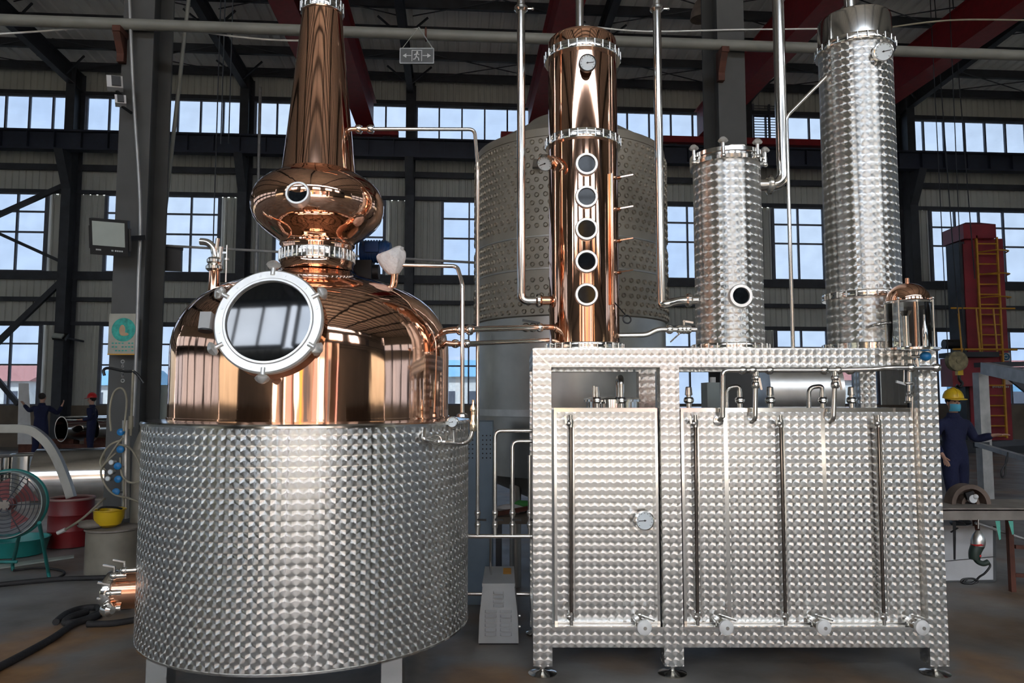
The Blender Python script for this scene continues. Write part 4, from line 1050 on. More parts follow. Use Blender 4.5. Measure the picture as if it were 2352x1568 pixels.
part('tube', MB().tube(fillet([Vector((TAx.x-RT+0.02, YC-0.05, ZV(180,YC))), PX(1806, 268, YC-0.05), Vector((PX(1806,268,YC-0.05).x, YC-0.05, FZT+0.004))], 0.03, 5), 0.0125, 14), 'steel', vt)
# pipes from the pot to the copper column
yq = 4.42
lk = thing('link_pipe', 'upper steel link pipe with clamps from the pot to the copper column', 'pipe', PX(1130, 757, yq))
part('tube', MB().tube([PX(1085,756,yq), PX(1150,754,yq+0.1), PX(1252,751,YC-0.05)], 0.018, 18), 'steel', lk)
part('copper_end', MB().tube(fillet([PX(985,775,yq-0.05), PX(1020,760,yq-0.03), PX(1045,757,yq), PX(1090,756,yq)], 0.05, 5), 0.020, 18), 'copper', lk)
part('copper_stub', MB().cyl(PX(1243,751,YC-0.06), PX(1268,751,YC-0.04), 0.017, n=18), 'copper', lk)
for u in (1057, 1079): clamp_part(lk, PX(u, 757, yq), (1,0,0), 0.020)
for u in (1208, 1224, 1240): clamp_part(lk, PX(u, 752, YC-0.07), (1,0,0), 0.018)
part('valve_lever', MB().bar(PX(1200,735,YC-0.08), PX(1240,742,YC-0.08), 0.010, 0.014), 'black', lk)
lk = thing('link_pipe', 'lower steel link pipe with clamps from the pot to the copper column', 'pipe', PX(1150, 790, yq))
part('tube', MB().tube([PX(1072,789,yq), PX(1260,781,YC-0.05)], 0.0145, 18), 'steel', lk)
part('copper_end', MB().tube(fillet([PX(1000,782,yq-0.04), PX(1030,789,yq-0.02), PX(1075,789,yq)], 0.04, 5), 0.015, 16), 'copper', lk)
for u in (1046, 1072): clamp_part(lk, PX(u, 789, yq), (1,0,0), 0.016)
lk = thing('link_pipe', 'short steel link pipe with clamped valve between copper and small columns', 'pipe', PX(1520, 760, YC))
yl = YC - 0.05
part('tube', MB().tube(fillet([PX(1418,770,yl), PX(1485,769,yl), PX(1510,756,yl), PX(1600,756,yl)], 0.03, 5), 0.0165, 18), 'steel', lk)
for u in (1538, 1562, 1580): clamp_part(lk, PX(u, 756, yl), (1,0,0), 0.018)
part('valve_body', MB().ball(PX(1571,756,yl), 0.030, 16, 10).cyl(PX(1571,756,yl), PX(1571,735,yl), 0.009, n=10), 'steel', lk)
part('valve_lever', MB().bar(PX(1568,737,yl), PX(1592,741,yl), 0.012, 0.012), 'steel', lk)
part('drain_rod', MB().cyl(PX(1565,762,yl), PX(1540,785,yl-0.03), 0.005, n=8), 'steel', lk)

# valve rack between pot and frame --------------------------------------------
yr = 4.70
rk = thing('valve_rack', 'steel pipe manifold with four valved risers between pot and frame', 'pipework', PX(1147, 1232, yr))
part('manifold', MB().cyl(PX(1072,1231,yr), PX(1222,1231,yr), 0.014, n=16).ball(PX(1072,1230,yr), 0.018, 12, 8).ball(PX(1222,1231,yr), 0.018, 12, 8), 'steel', rk)
for i, (u, vt_) in enumerate(((1097, 1170), (1137, 989), (1177, 1013), (1217, 1045))):
    if i == 0: pts = [PX(u,1231,yr), PX(u,1180,yr)]
    elif i == 3: pts = [PX(u,1231,yr), PX(u,vt_,yr)]
    else: pts = fillet([PX(u,1231,yr), PX(u,vt_,yr), Vector((FX0+0.02, yr, ZV(vt_, yr)))], 0.045, 6)
    r = part('riser', MB().tube(pts, 0.0125 if i else 0.0135, 14), 'steel', rk)
    for v in (1178, 1205):
        p = PX(u, v, yr); part('valve', MB().ball(p, 0.020, 12, 8).cyl(p-Vector((0,0,0.018)), p+Vector((0,0,0.018)), 0.017, n=12), 'steel', r)
    p = PX(u, 1192, yr); part('valve_lever', MB().bar(p + Vector((0.0,-0.02,0)), p + Vector((0.055,-0.03,0.0)), 0.008, 0.012), 'black', r)
part('drop', MB().tube(fillet([PX(1127,1232,yr), PX(1126,1290,yr+0.15), PX(1128,1318,4.98)], 0.03, 4), 0.0075, 10), 'steel', rk)
part('lower_pipe', MB().cyl(PX(1050,1363,5.42), PX(1240,1364,5.42), 0.014, n=14), 'steel', rk)

# grey louvred box on the floor -------------------------------------------------
bx0 = FLOOR(1145, 1481); by = bx0.y
gb = thing('pump_housing', 'light grey louvred metal housing on the floor between pot and frame', 'machine housing', (bx0.x, by+0.2, 0))
def gx(u, v): return PX(u, v, by)
zt1, ztm = ZV(1340, by), ZV(1415, by)
hwb, hwm, hwt = 45/F_PX*by, 43/F_PX*by, 35/F_PX*by
cxb = bx0.x; D = 0.36
sec = [(hwb, 0.012), (hwm, ztm), (hwt, zt1)]
vs = []; fs = []
for y_, k_ in ((by, 1.0), (by+D, 1.0)):
    for h, z in sec: vs += [(cxb-h, y_, z), (cxb+h, y_, z)]
fs = [(0,1,3,2),(2,3,5,4),(7,6,8,9),(9,8,10,11),(0,2,8,6),(2,4,10,8),(1,7,9,3),(3,9,11,5),(0,6,7,1)]
part('casing', MB().add(vs, fs), 'grey_paint', gb, smooth=0)
zr = ZV(1300, by+D)
part('sloped_top', MB().hexa([(cxb-hwt-0.004,by-0.006,zt1-0.012),(cxb+hwt+0.004,by-0.006,zt1-0.012),(cxb+hwt,by+D,zr-0.03),(cxb-hwt,by+D,zr-0.03),(cxb-hwt-0.004,by-0.006,zt1+0.004),(cxb+hwt+0.004,by-0.006,zt1+0.004),(cxb+hwt,by+D,zr),(cxb-hwt,by+D,zr)]), 'grey_paint', gb, smooth=0)
part('front_lip', MB().box(cxb-hwt-0.006, cxb+hwt+0.006, by-0.012, by+0.004, zt1-0.016, zt1+0.004), 'grey_paint', gb, smooth=0)
tn = Vector((0, D, zr-zt1)).normalized(); up_ = Vector((0,-tn.z,tn.y))
lp = Vector((cxb+0.055, by+0.24, zt1+(zr-zt1)*0.66)) + up_*0.006
part('orange_label', MB().obox(lp, (0.055, 0.12, 0.003), (1,0,0), up_), 'orange_label', gb, smooth=0)
part('foot_strip', MB().box(cxb-hwb+0.005, cxb+hwb-0.005, by+0.01, by+D-0.01, 0, 0.014), 'black', gb, smooth=0)
for (u, v, w) in [(1145,1360+10*k,12) for k in range(4)] + [(1127,1403+10.6*k,13) for k in range(6)] + [(1162,1403+10.6*k,13) for k in range(6)]:
    p = PX(u, v, by); hw = w/F_PX*by; t = (p.z-ztm)/(zt1-ztm)
    m_ = MB(); ns = 8; vs = []
    for i in range(ns+1):
        a_ = math.pi*i/ns; x = p.x - hw*math.cos(a_)
        vs += [(x, by-0.001, p.z+0.008), (x, by-0.020*math.sin(a_)**0.6-0.001, p.z-0.006), (x, by-0.001, p.z-0.010)]
    m_.add(vs, [(3*i, 3*i+3, 3*i+4, 3*i+1) for i in range(ns)] + [(3*i+1, 3*i+4, 3*i+5, 3*i+2) for i in range(ns)])
    part('louvre', m_, 'grey_paint', gb, smooth=60)
part('side_knob', MB().cyl((cxb+hwb, by+0.06, 0.10), (cxb+hwb+0.012, by+0.06, 0.10), 0.01, n=10).cyl((cxb+hwb, by+0.06, 0.17), (cxb+hwb+0.012, by+0.06, 0.17), 0.01, n=10), 'steel_satin', gb)

# ================================================================ BIG DIMPLED TANK BEHIND
BY = 7.0
BA = Vector(((1311-1176)/F_PX*BY, BY, 0)); BR = 0.905
ZB = lambda v: ZV(v, BY)
bt = thing('dimpled_tank', 'big dull steel tank with dimpled jacket standing behind the copper column', 'tank', (BA.x, BA.y, 0))
z_lo, z_mid, z_hi = ZB(1078), ZB(748), ZB(383)
part('lower_shell', MB().lathe(BA, [(BR-0.02, z_lo), (BR-0.02, z_mid)], 80), 'steel_dull', bt)
part('dimple_jacket', MB().lathe(BA, [(BR-0.02, z_mid), (BR, z_mid+0.01), (BR, z_hi-0.01), (BR-0.01, z_hi)], 96), mat('tank_grey', (0.40, 0.36, 0.295), 0.48, 0.5, var=0.10, scale=3), bt)
part('cone_roof', MB().lathe(BA, [(BR, z_hi-0.002), (BR-0.01, z_hi+0.07), (BR-0.06, z_hi+0.09), (0.42, ZB(322)+0.10), (0.40, ZB(322)+0.13), (0, ZB(322)+0.16)], 80), 'tank_grey', bt)
for v in (586, 652): part('seam', MB().lathe(BA, [(BR-0.01, ZB(v)-0.012), (BR+0.006, ZB(v)-0.006), (BR+0.006, ZB(v)+0.006), (BR-0.01, ZB(v)+0.012)], 96), 'steel_dull', bt)
part('roof_clip', MB().bar(PX(1238,348,BY-0.75), PX(1231,385,BY-0.9), 0.06, 0.02), 'steel_dull', bt, smooth=0)
part('belt', MB().lathe(BA, [(BR-0.02, ZB(952)), (BR+0.015, ZB(952)), (BR+0.015, ZB(938)), (BR-0.02, ZB(938))], 80), mat('belt_light', (0.70, 0.70, 0.68), 0.4, 0.6), bt)
part('dish_bottom', MB().lathe(BA, [(0, z_lo-0.30), (0.4, z_lo-0.25), (BR-0.10, z_lo-0.07), (BR-0.02, z_lo)], 64), 'steel_dull', bt)
for a in (45, 135, 225, 315):
    d = Vector((math.cos(math.radians(a)), math.sin(math.radians(a)), 0))*(BR-0.16)
    part('leg', MB().cyl(BA+d, BA+d+Vector((0,0,z_lo)), 0.05, n=16), 'steel_dull', bt)
dm = MB(); rows = int((z_hi-z_mid)/0.066)
for j in range(rows):
    z = z_mid + 0.045 + j*0.066
    if z > z_hi-0.03 or min(abs(z-ZB(586)), abs(z-ZB(652))) < 0.028: continue
    for i in range(72):
        a = 2*math.pi*(i + 0.5*(j % 2))/72
        if math.sin(a) > 0.25: continue
        d = Vector((math.cos(a), math.sin(a), 0)); c = BA + d*(BR+0.001) + Vector((0,0,z)); t = Vector((-d.y, d.x, 0))
        vs = []
        for rr, o in ((0.023, -0.002), (0.018, 0.013), (0.013, 0.0005)):
            for k in range(8):
                w = 2*math.pi*k/8; vs.append(c + t*math.cos(w)*rr + Vector((0,0,math.sin(w)*rr)) + d*o)
        dm.add(vs, [(q*8+k, q*8+(k+1) % 8, (q+1)*8+(k+1) % 8, (q+1)*8+k) for q in range(2) for k in range(8)] + [tuple(16+k for k in range(8))])
part('dimples', dm, 'tank_grey', bt, kind='stuff', smooth=60)
# blue-grey sheet panel and clutter under the tank
p = PX(1094, 975, 5.9)
pn = thing('control_panel', 'tall blue-grey sheet metal panel with vent holes behind the valve rack', 'panel', FLOOR(1105, 1345))
px0, px1 = PX(1062, 1100, 5.9).x, PX(1131, 1100, 5.9).x
part('sheet', MB().box(px0, px1, 5.9, 6.25, 0.0, ZV(968, 5.9)), 'blue_sheet', pn, smooth=0)
hl = MB()
for i in range(6):
    for j in range(3):
        for b0 in (0.02, 0.16):
            c = Vector((px0 + b0 + 0.03*j, 5.9, ZV(1000, 5.9) - 0.035*i)); hl.cyl(c + Vector((0,0.002,0)), c - Vector((0,0.002,0)), 0.006, n=8)
part('vent_holes', hl, 'black', pn, kind='stuff')
def blob(name, c, r, m, lab, cat, sc=(1,1,0.7), seed=1, group=None):
    rnd = random.Random(seed); b = MB(); b.ball(c, r, 14, 9, sc)
    b.v = [tuple(Vector(c) + (Vector(v)-Vector(c))*(1+0.25*(rnd.random()-0.5))) for v in b.v]
    return solo(name, b, m, lab, cat, group, smooth=70)
blob('rag_heap', PX(1176, 1168, 5.75), 0.07, 'white_panel', 'crumpled white plastic on a trolley behind the valve rack', 'rag', (1.6,1,0.5), 3)
blob('green_bag', PX(1200, 1160, 5.78), 0.055, 'green_bag', 'small green bag on a trolley behind the valve rack', 'bag', (1.3,1,0.7), 4)
tz = PX(1180, 1178, 5.75).z
tt = thing('scrap_trolley', 'low dark trolley with scrap behind the valve rack', 'trolley', (PX(1188,1178,5.75).x, 5.75, 0))
tx = PX(1188, 1178, 5.75).x
part('tray', MB().box(tx-0.17, tx+0.22, 5.55, 5.96, tz-0.05, tz), 'plinth', tt, smooth=0)
for dx in (-0.14, 0.19):
    for dy in (5.58, 5.93): part('leg', MB().box(tx+dx-0.02, tx+dx+0.02, dy-0.02, dy+0.02, 0.07, tz-0.04), 'steelwork', tt, smooth=0)
    for dy in (5.58, 5.93): part('wheel', MB().cyl((tx+dx-0.02, dy, 0.045), (tx+dx+0.02, dy, 0.045), 0.045, n=16), 'black', tt)
part('scrap_bar', MB().bar((tx-0.16,5.58,tz+0.02), (tx+0.1,5.68,tz+0.05), 0.03, 0.03).bar((tx-0.1,5.9,tz+0.02), (tx+0.2,5.82,tz+0.03), 0.04, 0.02), 'rust', tt, kind='stuff')
# tanks seen through the frame opening
sm = thing('spare_tank', 'plain satin steel tank lying behind the frame opening', 'tank', (PX(1790,930,8.6).x, 8.6, 0))
c0, c1 = PX(1742, 900, 8.6), PX(1905, 900, 8.6); r0 = 0.42
part('shell', MB().lathe(c0, [(0, -0.06), (r0*0.6, -0.04), (r0, 0), (r0, (c1-c0).length), (r0*0.6, (c1-c0).length+0.05), (0, (c1-c0).length+0.07)], 56, (c1-c0)), 'steel_satin', sm)
for t in (0.2, 0.8):
    p = c0 + (c1-c0)*t; part('saddle', MB().box(p.x-0.06, p.x+0.06, 8.3, 8.9, 0, p.z-r0+0.12), 'steelwork', sm, smooth=0)
wb = thing('steam_box', 'pale green-grey control box seen through the frame opening', 'control box', (PX(1640,930,6.3).x, 6.3, 0))
part('box', MB().box(PX(1625,930,6.2).x, PX(1654,930,6.2).x, 6.2, 6.4, ZV(1010,6.2), ZV(878,6.2)), 'cabinet_white', wb, smooth=0)
part('stand', MB().box(PX(1636,930,6.25).x, PX(1644,930,6.25).x, 6.28, 6.32, 0, ZV(1010,6.2)), 'steelwork', wb, smooth=0)
part('top_cap', MB().cyl(PX(1637,878,6.3), PX(1637,866,6.3), 0.025, n=14), 'white_plastic', wb)

# ================================================================ ON THE LEFT PILLAR
Yp = 7.38
fl = thing('flood_light', 'large black LED flood light with pale square lens on the pillar', 'flood light', PX(255, 590, Yp-0.25))
c = PX(253, 545, Yp-0.22); nrm = Vector((0.12,-0.93,-0.30)).normalized(); xr = Vector((0.99,0.12,-0.06)).normalized()
zu = nrm.cross(xr).normalized(); zu = zu if zu.z > 0 else -zu
part('housing', MB().obox(c, (0.355, 0.06, 0.35), xr, zu), 'black', fl, smooth=0)
part('lens', MB().obox(c + zu*0.035 + nrm*0.032, (0.30, 0.012, 0.235), xr, zu), 'lamp_face', fl, smooth=0, label='pale square lens')
part('wall_arm', MB().bar(c + xr*0.17 - nrm*0.02, c + xr*0.25 - nrm*0.2, 0.03, 0.05), 'black', fl, smooth=0)
for e in (-1, 1): part('side_bracket', MB().bar(c + xr*0.185*e - zu*0.12, c + xr*0.185*e + zu*0.10, 0.02, 0.02), 'black', fl, smooth=0)
mk = MB()
for dx, w in ((-0.10,0.05), (0.03,0.02), (0.09,0.08)):
    for k in range(4): mk.obox(c + xr*(dx+(k-1.5)*w/4) - zu*0.125 + nrm*0.031, (w/5.5, 0.002, 0.014), xr, zu)
part('print_marks', mk, 'sign_white', fl, kind='stuff', smooth=0)
f2 = thing('flood_light', 'dark flood light turned away behind the signed pillar', 'flood light', PX(380, 620, 8.15))
c2 = PX(378, 595, 8.15); part('housing', MB().obox(c2, (0.36, 0.07, 0.26), (1,0.2,0.0), (0.25,0,1)), 'black', f2, smooth=0)
part('arm', MB().bar(PX(330,563,8.1), PX(420,572,8.15), 0.03, 0.03), 'steelwork', f2, smooth=0)
sg = solo('tension_rod', MB().cyl(PX(322,561,8.1), PX(1092,603,8.1), 0.014, n=8), 'galv', 'thin steel rod strung behind the copper neck from the pillar', 'rod')
for (u, v, s_, lab) in ((264, 192, 1.0, 'white box spot light high on the signed pillar'), (277, 232, 0.7, 'smaller white spot light below another on the pillar')):
    c = PX(u, v, Yp-0.12); t = thing('spot_light', lab, 'spot light', c)
    w = 0.12*s_
    part('housing', MB().obox(c, (w*1.2, 0.12, w), (1,0.5,0.1), (0,0,1)), 'white_panel', t, smooth=0)
    part('lens', MB().obox(c + Vector((w*0.4,-0.065,0)), (w*0.7, 0.02, w*0.8), (1,0.5,0.1), (0,0,1)), 'black', t, smooth=0)
    part('arm', MB().bar(c + Vector((0.0,0.03,-w*0.5)), c + Vector((0.05,0.13,-w*0.9)), 0.02, 0.02), 'black', t, smooth=0)
solo('conduit', MB().tube(spline([PX(296,-40,Yp-0.02), PX(306,200,Yp-0.02), PX(322,470,Yp-0.02), PX(318,650,Yp-0.02), PX(312,840,Yp-0.02), PX(306,980,Yp-0.02)], 6), 0.017, 12), 'galv', 'pale conduit running down the signed pillar', 'conduit')
solo('slanted_pole', MB().cyl(PX(440,-60,8.2), PX(338,850,8.2), 0.022, n=12), 'pipe_paint', 'thin grey pole leaning along the dark side of the signed pillar', 'pole')
# round green sign
sn = thing('round_sign', 'faded green round emblem sign on the pillar', 'sign', PX(284, 812, Yp-0.03))
y = Yp - 0.03; a, b = PX(251, 720, y), PX(314, 812, y)
part('board', MB().box(a.x, b.x, y, y+0.012, b.z, a.z), 'sign_base', sn, smooth=0)
cs = PX(284, 757, y); part('disc', MB().cyl(cs + Vector((0,0.001,0)), cs - Vector((0,0.004,0)), 0.118, n=40), 'sign_green', sn)
part('emblem', MB().ball(cs + Vector((-0.012,-0.004,-0.005)), 0.05, 14, 8, (0.62,0.06,1.1)).ball(cs + Vector((0.012,-0.004,-0.045)), 0.035, 12, 8, (1.2,0.06,0.5)), 'sign_tan', sn)
tx_ = MB()
for r in range(3):
    for k in range(7):
        if (k+r*2) % 5 == 4: continue
        p = PX(257+7.5*k, 788+8.5*r, y); tx_.box(p.x, p.x+0.019, y-0.003, y, p.z-0.006, p.z+0.006)
part('text_band', tx_, 'sign_green', sn, kind='stuff', smooth=0)
part('lower_edge', MB().box(a.x, b.x, y-0.004, y+0.014, b.z-0.012, b.z), 'yellow_paint', sn, smooth=0)
# small flood light on the wall column
sf = thing('flood_light', 'small flood light on the wall column above the blue workers', 'flood light', PX(140, 782, 24.0))
c = PX(139, 773, 24.0); part('housing', MB().obox(c, (0.42,0.1,0.26), (1,0,-0.1), (0.3,0.7,0.7)), 'black', sf, smooth=0)
part('lens', MB().obox(c + Vector((-0.02,-0.10,0.02)), (0.32,0.05,0.18), (1,0,-0.1), (0.3,0.7,0.7)), 'lamp_face', sf, smooth=0)
part('arm', MB().bar(c, c + Vector((0.35,0.7,-0.1)), 0.06, 0.06), 'steelwork', sf, smooth=0)

# exit sign on the long pipe
ey = NP + 0.30*0 + 6.98 - NP
ex = thing('exit_sign', 'grey exit sign with running figure and two arrows hung from the pipe', 'exit sign', PX(958, 146, ey))
a, b = PX(919, 111, ey), PX(996, 145, ey)
part('board', MB().box(a.x, b.x, ey, ey+0.03, b.z, a.z), 'sign_grey', ex, smooth=0)
fr = MB(); t = 0.004
for z in (a.z, b.z): fr.box(a.x, b.x, ey-0.002, ey+0.0, z-t, z+t)
for x in (a.x, b.x): fr.box(x-t, x+t, ey-0.002, ey, b.z, a.z)
part('rim', fr, 'galv', ex, smooth=0)
mk = MB(); W_ = b.x-a.x; cx0, cz0 = (a.x+b.x)/2, (a.z+b.z)/2
def seg(x0, z0, x1, z1, w=0.006): mk.bar((cx0+x0*W_, ey-0.003, cz0+z0*W_), (cx0+x1*W_, ey-0.003, cz0+z1*W_), w, 0.003, (0,-1,0))
for s in (-1, 1):
    seg(0.17*s, 0, 0.36*s, 0, 0.007)
    mk.add([(cx0+0.42*s*W_, ey-0.004, cz0), (cx0+0.31*s*W_, ey-0.004, cz0+0.07*W_), (cx0+0.31*s*W_, ey-0.004, cz0-0.07*W_)], [(0,1,2) if s < 0 else (0,2,1)])
    seg(0.145*s, -0.17, 0.145*s, 0.16)
seg(-0.155, 0.16, 0.155, 0.16)
mk.ball((cx0+0.01*W_, ey-0.003, cz0+0.105*W_), 0.011, 10, 6, (1,0.2,1))
for q in ((0.0,0.08,-0.02,-0.02), (0.0,0.07,0.07,0.03), (-0.01,0.06,-0.08,0.02), (-0.02,-0.02,0.05,-0.07), (0.05,-0.07,0.06,-0.15), (-0.02,-0.02,-0.05,-0.10), (-0.05,-0.10,-0.11,-0.11)): seg(*q, 0.009)
part('pictogram', mk, 'sign_white', ex, smooth=0)
hk = PX(962, 62, ey)
part('hanger', MB().cyl((a.x+0.015, ey+0.01, a.z), hk, 0.003, n=6).cyl((b.x-0.01, ey+0.01, a.z), hk, 0.006, n=6), 'galv', ex)
part('pipe_strap', MB().ring(Vector((hk.x, WALLPX(962,62,NP).y, z0)), (1,0.07,0), 0.064, 0.010, 24, 6), 'rust', ex)
# ceiling bell lamp by the second pillar
bl = thing('bell_lamp', 'brown bell-shaped pendant lamp above the long pipe', 'lamp', PX(1610, 48, 9.0))
c = PX(1610, 45, 9.0); part('shade', MB().lathe(c, [(0.13,0.0),(0.135,0.01),(0.12,0.10),(0.07,0.22),(0.03,0.27),(0.0,0.28)], 28), 'brown_wheel', bl)
part('stem', MB().cyl(c + Vector((0,0,0.27)), Vector((c.x, c.y, roof_z(toH(c)[1])-0.3)), 0.010, n=8), 'black', bl)
# cables
for i, (pts, r, m, lab) in enumerate((
    ([(-60,82), (90,72), (180,65), (258,63)], 0.010, 'white_plastic', 'pale cable sagging towards the signed pillar under the long pipe'),
    ([(460,73), (560,86), (640,92), (720,92), (830,80), (960,66)], 0.010, 'white_plastic', 'pale cable sagging behind the copper neck under the long pipe'),
    ([(1330,58), (1480,72), (1700,68), (1900,66)], 0.009, 'white_plastic', 'pale cable running along the long pipe past the second pillar'),
    ([(2050,62), (2140,50), (2240,45), (2420,48)], 0.010, 'rope', 'tan cable looping over the long pipe behind the tall column'))):
    n0 = NP + 0.085
    solo('cable', MB().tube(spline([WALLPX(u, v, n0) for u, v in pts], 6), r, 8), m, lab, 'cable')
for i, (u, v1, Yy, lab) in enumerate(((487,640,9.5,'thin dark rope hanging lowest between the signed pillar and the neck'), (507,330,9.5,'thin dark rope ending at the runway beam left of the neck'), (525,330,9.6,'second thin dark rope ending at the runway beam left of the neck'),
        (2239,640,20,'thin dark rope hanging before the big window by the red machine'), (2200,720,20.3,'thin dark rope hanging past the red machine beside the tall column'))):
    q = PX(u, v1, Yy); solo('hanging_rope', MB().cyl(Vector((q.x + (-0.25 if Yy > 15 else 0), q.y, roof_z(toH(q)[1])-0.0)), q, 0.008 if Yy < 15 else 0.015, n=6), 'steelwork', lab, 'rope')
solo('wall_pipe', MB().cyl(PX(598, 200, 23), PX(588, 640, 23), 0.05, n=10), 'galv', 'pale pipe running up beside a wall column left of the neck', 'pipe')

# ================================================================ LEFT FLOOR CLUTTER
# pale electric cabinet behind the pot
ec = thing('electric_cabinet', 'pale grey-green electric cabinet behind the copper pot', 'cabinet', FLOOR(355, 1250))
x0, x1, x2 = PX(321,950,8.3).x, PX(368,950,8.3).x, PX(420,950,8.3).x
part('body', MB().box(x0, x2, 8.3, 8.7, 0.02, ZV(884,8.3)), 'cabinet_white', ec, smooth=0)
part('door', MB().box(x0+0.01, x1-0.004, 8.285, 8.3, 0.08, ZV(886,8.3)-0.02), 'cabinet_white', ec, smooth=0)
part('door', MB().box(x1+0.004, x2-0.01, 8.285, 8.3, 0.08, ZV(892,8.3)-0.02), 'cabinet_white', ec, smooth=0)
part('plinth', MB().box(x0, x2, 8.32, 8.68, 0, 0.03), 'black', ec, smooth=0)
# big steel tubes on trestles far behind
ly = 20.6
for i, (u0, u1, v, r, lab) in enumerate(((112, 185, 985, 0.36, 'large steel tube lying open end forward behind the bareheaded worker'), (182, 262, 985, 0.33, 'large steel tube lying behind the worker in a red hard hat'))):
    p = PX((u0+u1)/2 - 8, v, ly+0.4); q = p + Vector((1.6, 2.6, 0))
    t = thing('steel_tube', lab, 'tube', (p.x, p.y, p.z-r))
    ax = (q-p)
    part('shell', MB().lathe(p, [(r-0.03, 0.02), (r-0.03, 0), (r, 0), (r, ax.length), (r-0.03, ax.length), (r-0.03, 0.02)], 40, ax), 'steel', t)
    part('cradle', MB().box(p.x-0.3, p.x+0.3, p.y+0.1, p.y+0.4, 0, p.z-r+0.08), 'rust', t, smooth=0)
    part('cradle', MB().box(q.x-0.3, q.x+0.3, q.y-0.4, q.y-0.1, 0, p.z-r+0.08), 'rust', t, smooth=0)
bz = PX(180, 1018, 20.0)
solo('steel_beam', MB().box(PX(30,1020,20.2).x, PX(255,1020,20.2).x, 20.42, 20.62, 0, ZV(1020,20.45)), 'rust', 'rusty steel beam lying on the floor behind the two workers', 'beam', smooth=0)
# white sheet panel held by the worker
solo('white_sheet', MB().hexa([PX(40,1020,20.46),PX(73,1020,20.46),PX(73,1020,20.48),PX(40,1020,20.48),PX(43,880,20.5),PX(66,880,20.5),PX(66,880,20.52),PX(43,880,20.52)]), 'white_panel', 'upright white sheet panel held by a worker in navy', 'sheet panel', smooth=0)
# rolled shiny sheets
ry = 13.0
for i, (u0, u1, v0, v1, lab) in enumerate(((-30, 24, 1047, 1128, 'shiny rolled steel drum at the edge of the aisle'), (28, 92, 1043, 1135, 'shiny rolled steel drum beside the rusty rings'))):
    c = PX((u0+u1)/2, v1, ry); r = (u1-u0)/2/F_PX*ry
    t = thing('rolled_drum', lab, 'drum', (c.x, c.y, 0))
    part('shell', MB().lathe((c.x,c.y,0), [(r-0.01, 0), (r, 0), (r, ZV(v0,ry)), (r-0.01, ZV(v0,ry)), (r-0.01, 0.0)], 40), 'steel', t)
    part('rim', MB().ring((c.x,c.y,ZV(v0,ry)), (0,0,1), r, 0.02, 36, 6), 'steel_satin', t)
p = PX(175, 1095, 12.0); ax = Vector((1, 0.35, 0)).normalized()
t = thing('rolled_cylinder', 'wide shiny steel cylinder lying on the floor behind the gas hoses', 'cylinder', (p.x, p.y, p.z-0.46))
part('shell', MB().lathe(p - ax*0.55, [(0.43,0.02),(0.43,0),(0.46,0),(0.46,1.8),(0.43,1.8),(0.43,0.02)], 56, ax), 'steel', t)
part('chock', MB().box(p.x-0.5, p.x+1.2, p.y-0.2, p.y+0.5, 0, max(p.z-0.44, 0.03)), 'wood_grey', t, smooth=0)
# bent grey arch bar
ap = [PX(u, v, 8.2) for u, v in ((-60,983),(0,984),(60,985),(85,995),(110,1018),(130,1050),(145,1085),(156,1115),(164,1142))]
am = MB(); arc = spline(ap, 4); vs = []
for i, p in enumerate(arc):
    t = (arc[min(i+1, len(arc)-1)] - arc[max(i-1, 0)]).normalized(); nn = Vector((0,1,0)).cross(t).normalized()
    vs += [p + nn*0.045 + Vector((0,-0.03,0)), p + nn*0.045 + Vector((0,0.03,0)), p - nn*0.045 + Vector((0,0.03,0)), p - nn*0.045 + Vector((0,-0.03,0))]
am.add(vs, [(4*i+q, 4*i+4+q, 4*i+4+(q+1) % 4, 4*i+(q+1) % 4) for i in range(len(arc)-1) for q in range(4)] + [(0,1,2,3), tuple(4*len(arc)-1-q for q in range(4))])
solo('arched_bar', am, 'steel_dull', 'bent grey rectangular bar curving down behind the red drum', 'bent bar', smooth=0)
# fan
fy = 6.3
fc = PX(20, 1157, fy); fr_ = 72/F_PX*fy
fn = thing('floor_fan', 'teal rimmed industrial floor fan with pink blades', 'fan', (fc.x, fy, 0))
part('drum', MB().lathe(fc, [(fr_,-0.10),(fr_*1.03,-0.10),(fr_*1.03,0.10),(fr_,0.10),(fr_,-0.10)], 56, (0.30,-1,0.05)), mat('fan_grey', (0.20,0.24,0.23), 0.5), fn)
fx = Vector((0.30,-1,0.05)).normalized()
part('rim', MB().ring(fc - fx*0.02, fx, fr_*1.03, 0.018, 48, 8), 'teal', fn)
X, Y_, Z = frame_of(fx)
for k in range(4):
    a0 = math.pi/2*k + 0.5; vs = []
    for r in (0.16, 0.5, 0.80):
        for da, tw in ((-0.42, -0.035), (0.42, 0.035)):
            a = a0 + da*(0.7+0.4*r); vs.append(fc + (X*math.cos(a) + Y_*math.sin(a))*fr_*r + fx*(tw+0.0)); 
    b = MB().add(vs, [(0,1,3,2),(2,3,5,4)]); part('blade', b, 'pink_blade', fn, smooth=60)
part('hub', MB().lathe(fc, [(0.05,-0.04),(0.05,0.03),(0.03,0.045),(0,0.05)], 24, fx), 'pink_blade', fn)
g = part('front_cap', MB().lathe(fc + fx*0.095, [(0,-0.01),(0.040,-0.01),(0.040,0.006),(0,0.010)], 20, fx), 'wood_grey', fn)
for k in range(7): part('guard_ring', MB().ring(fc + fx*0.10, fx, fr_*(0.22+0.12*k), 0.0035, 44, 6), 'steelwork', fn)
for k in range(6):
    a = math.pi/3*k; d = X*math.cos(a) + Y_*math.sin(a); part('guard_spoke', MB().cyl(fc + fx*0.10 + d*0.03, fc + fx*0.10 + d*fr_*1.0, 0.005, n=6), 'steelwork', fn)
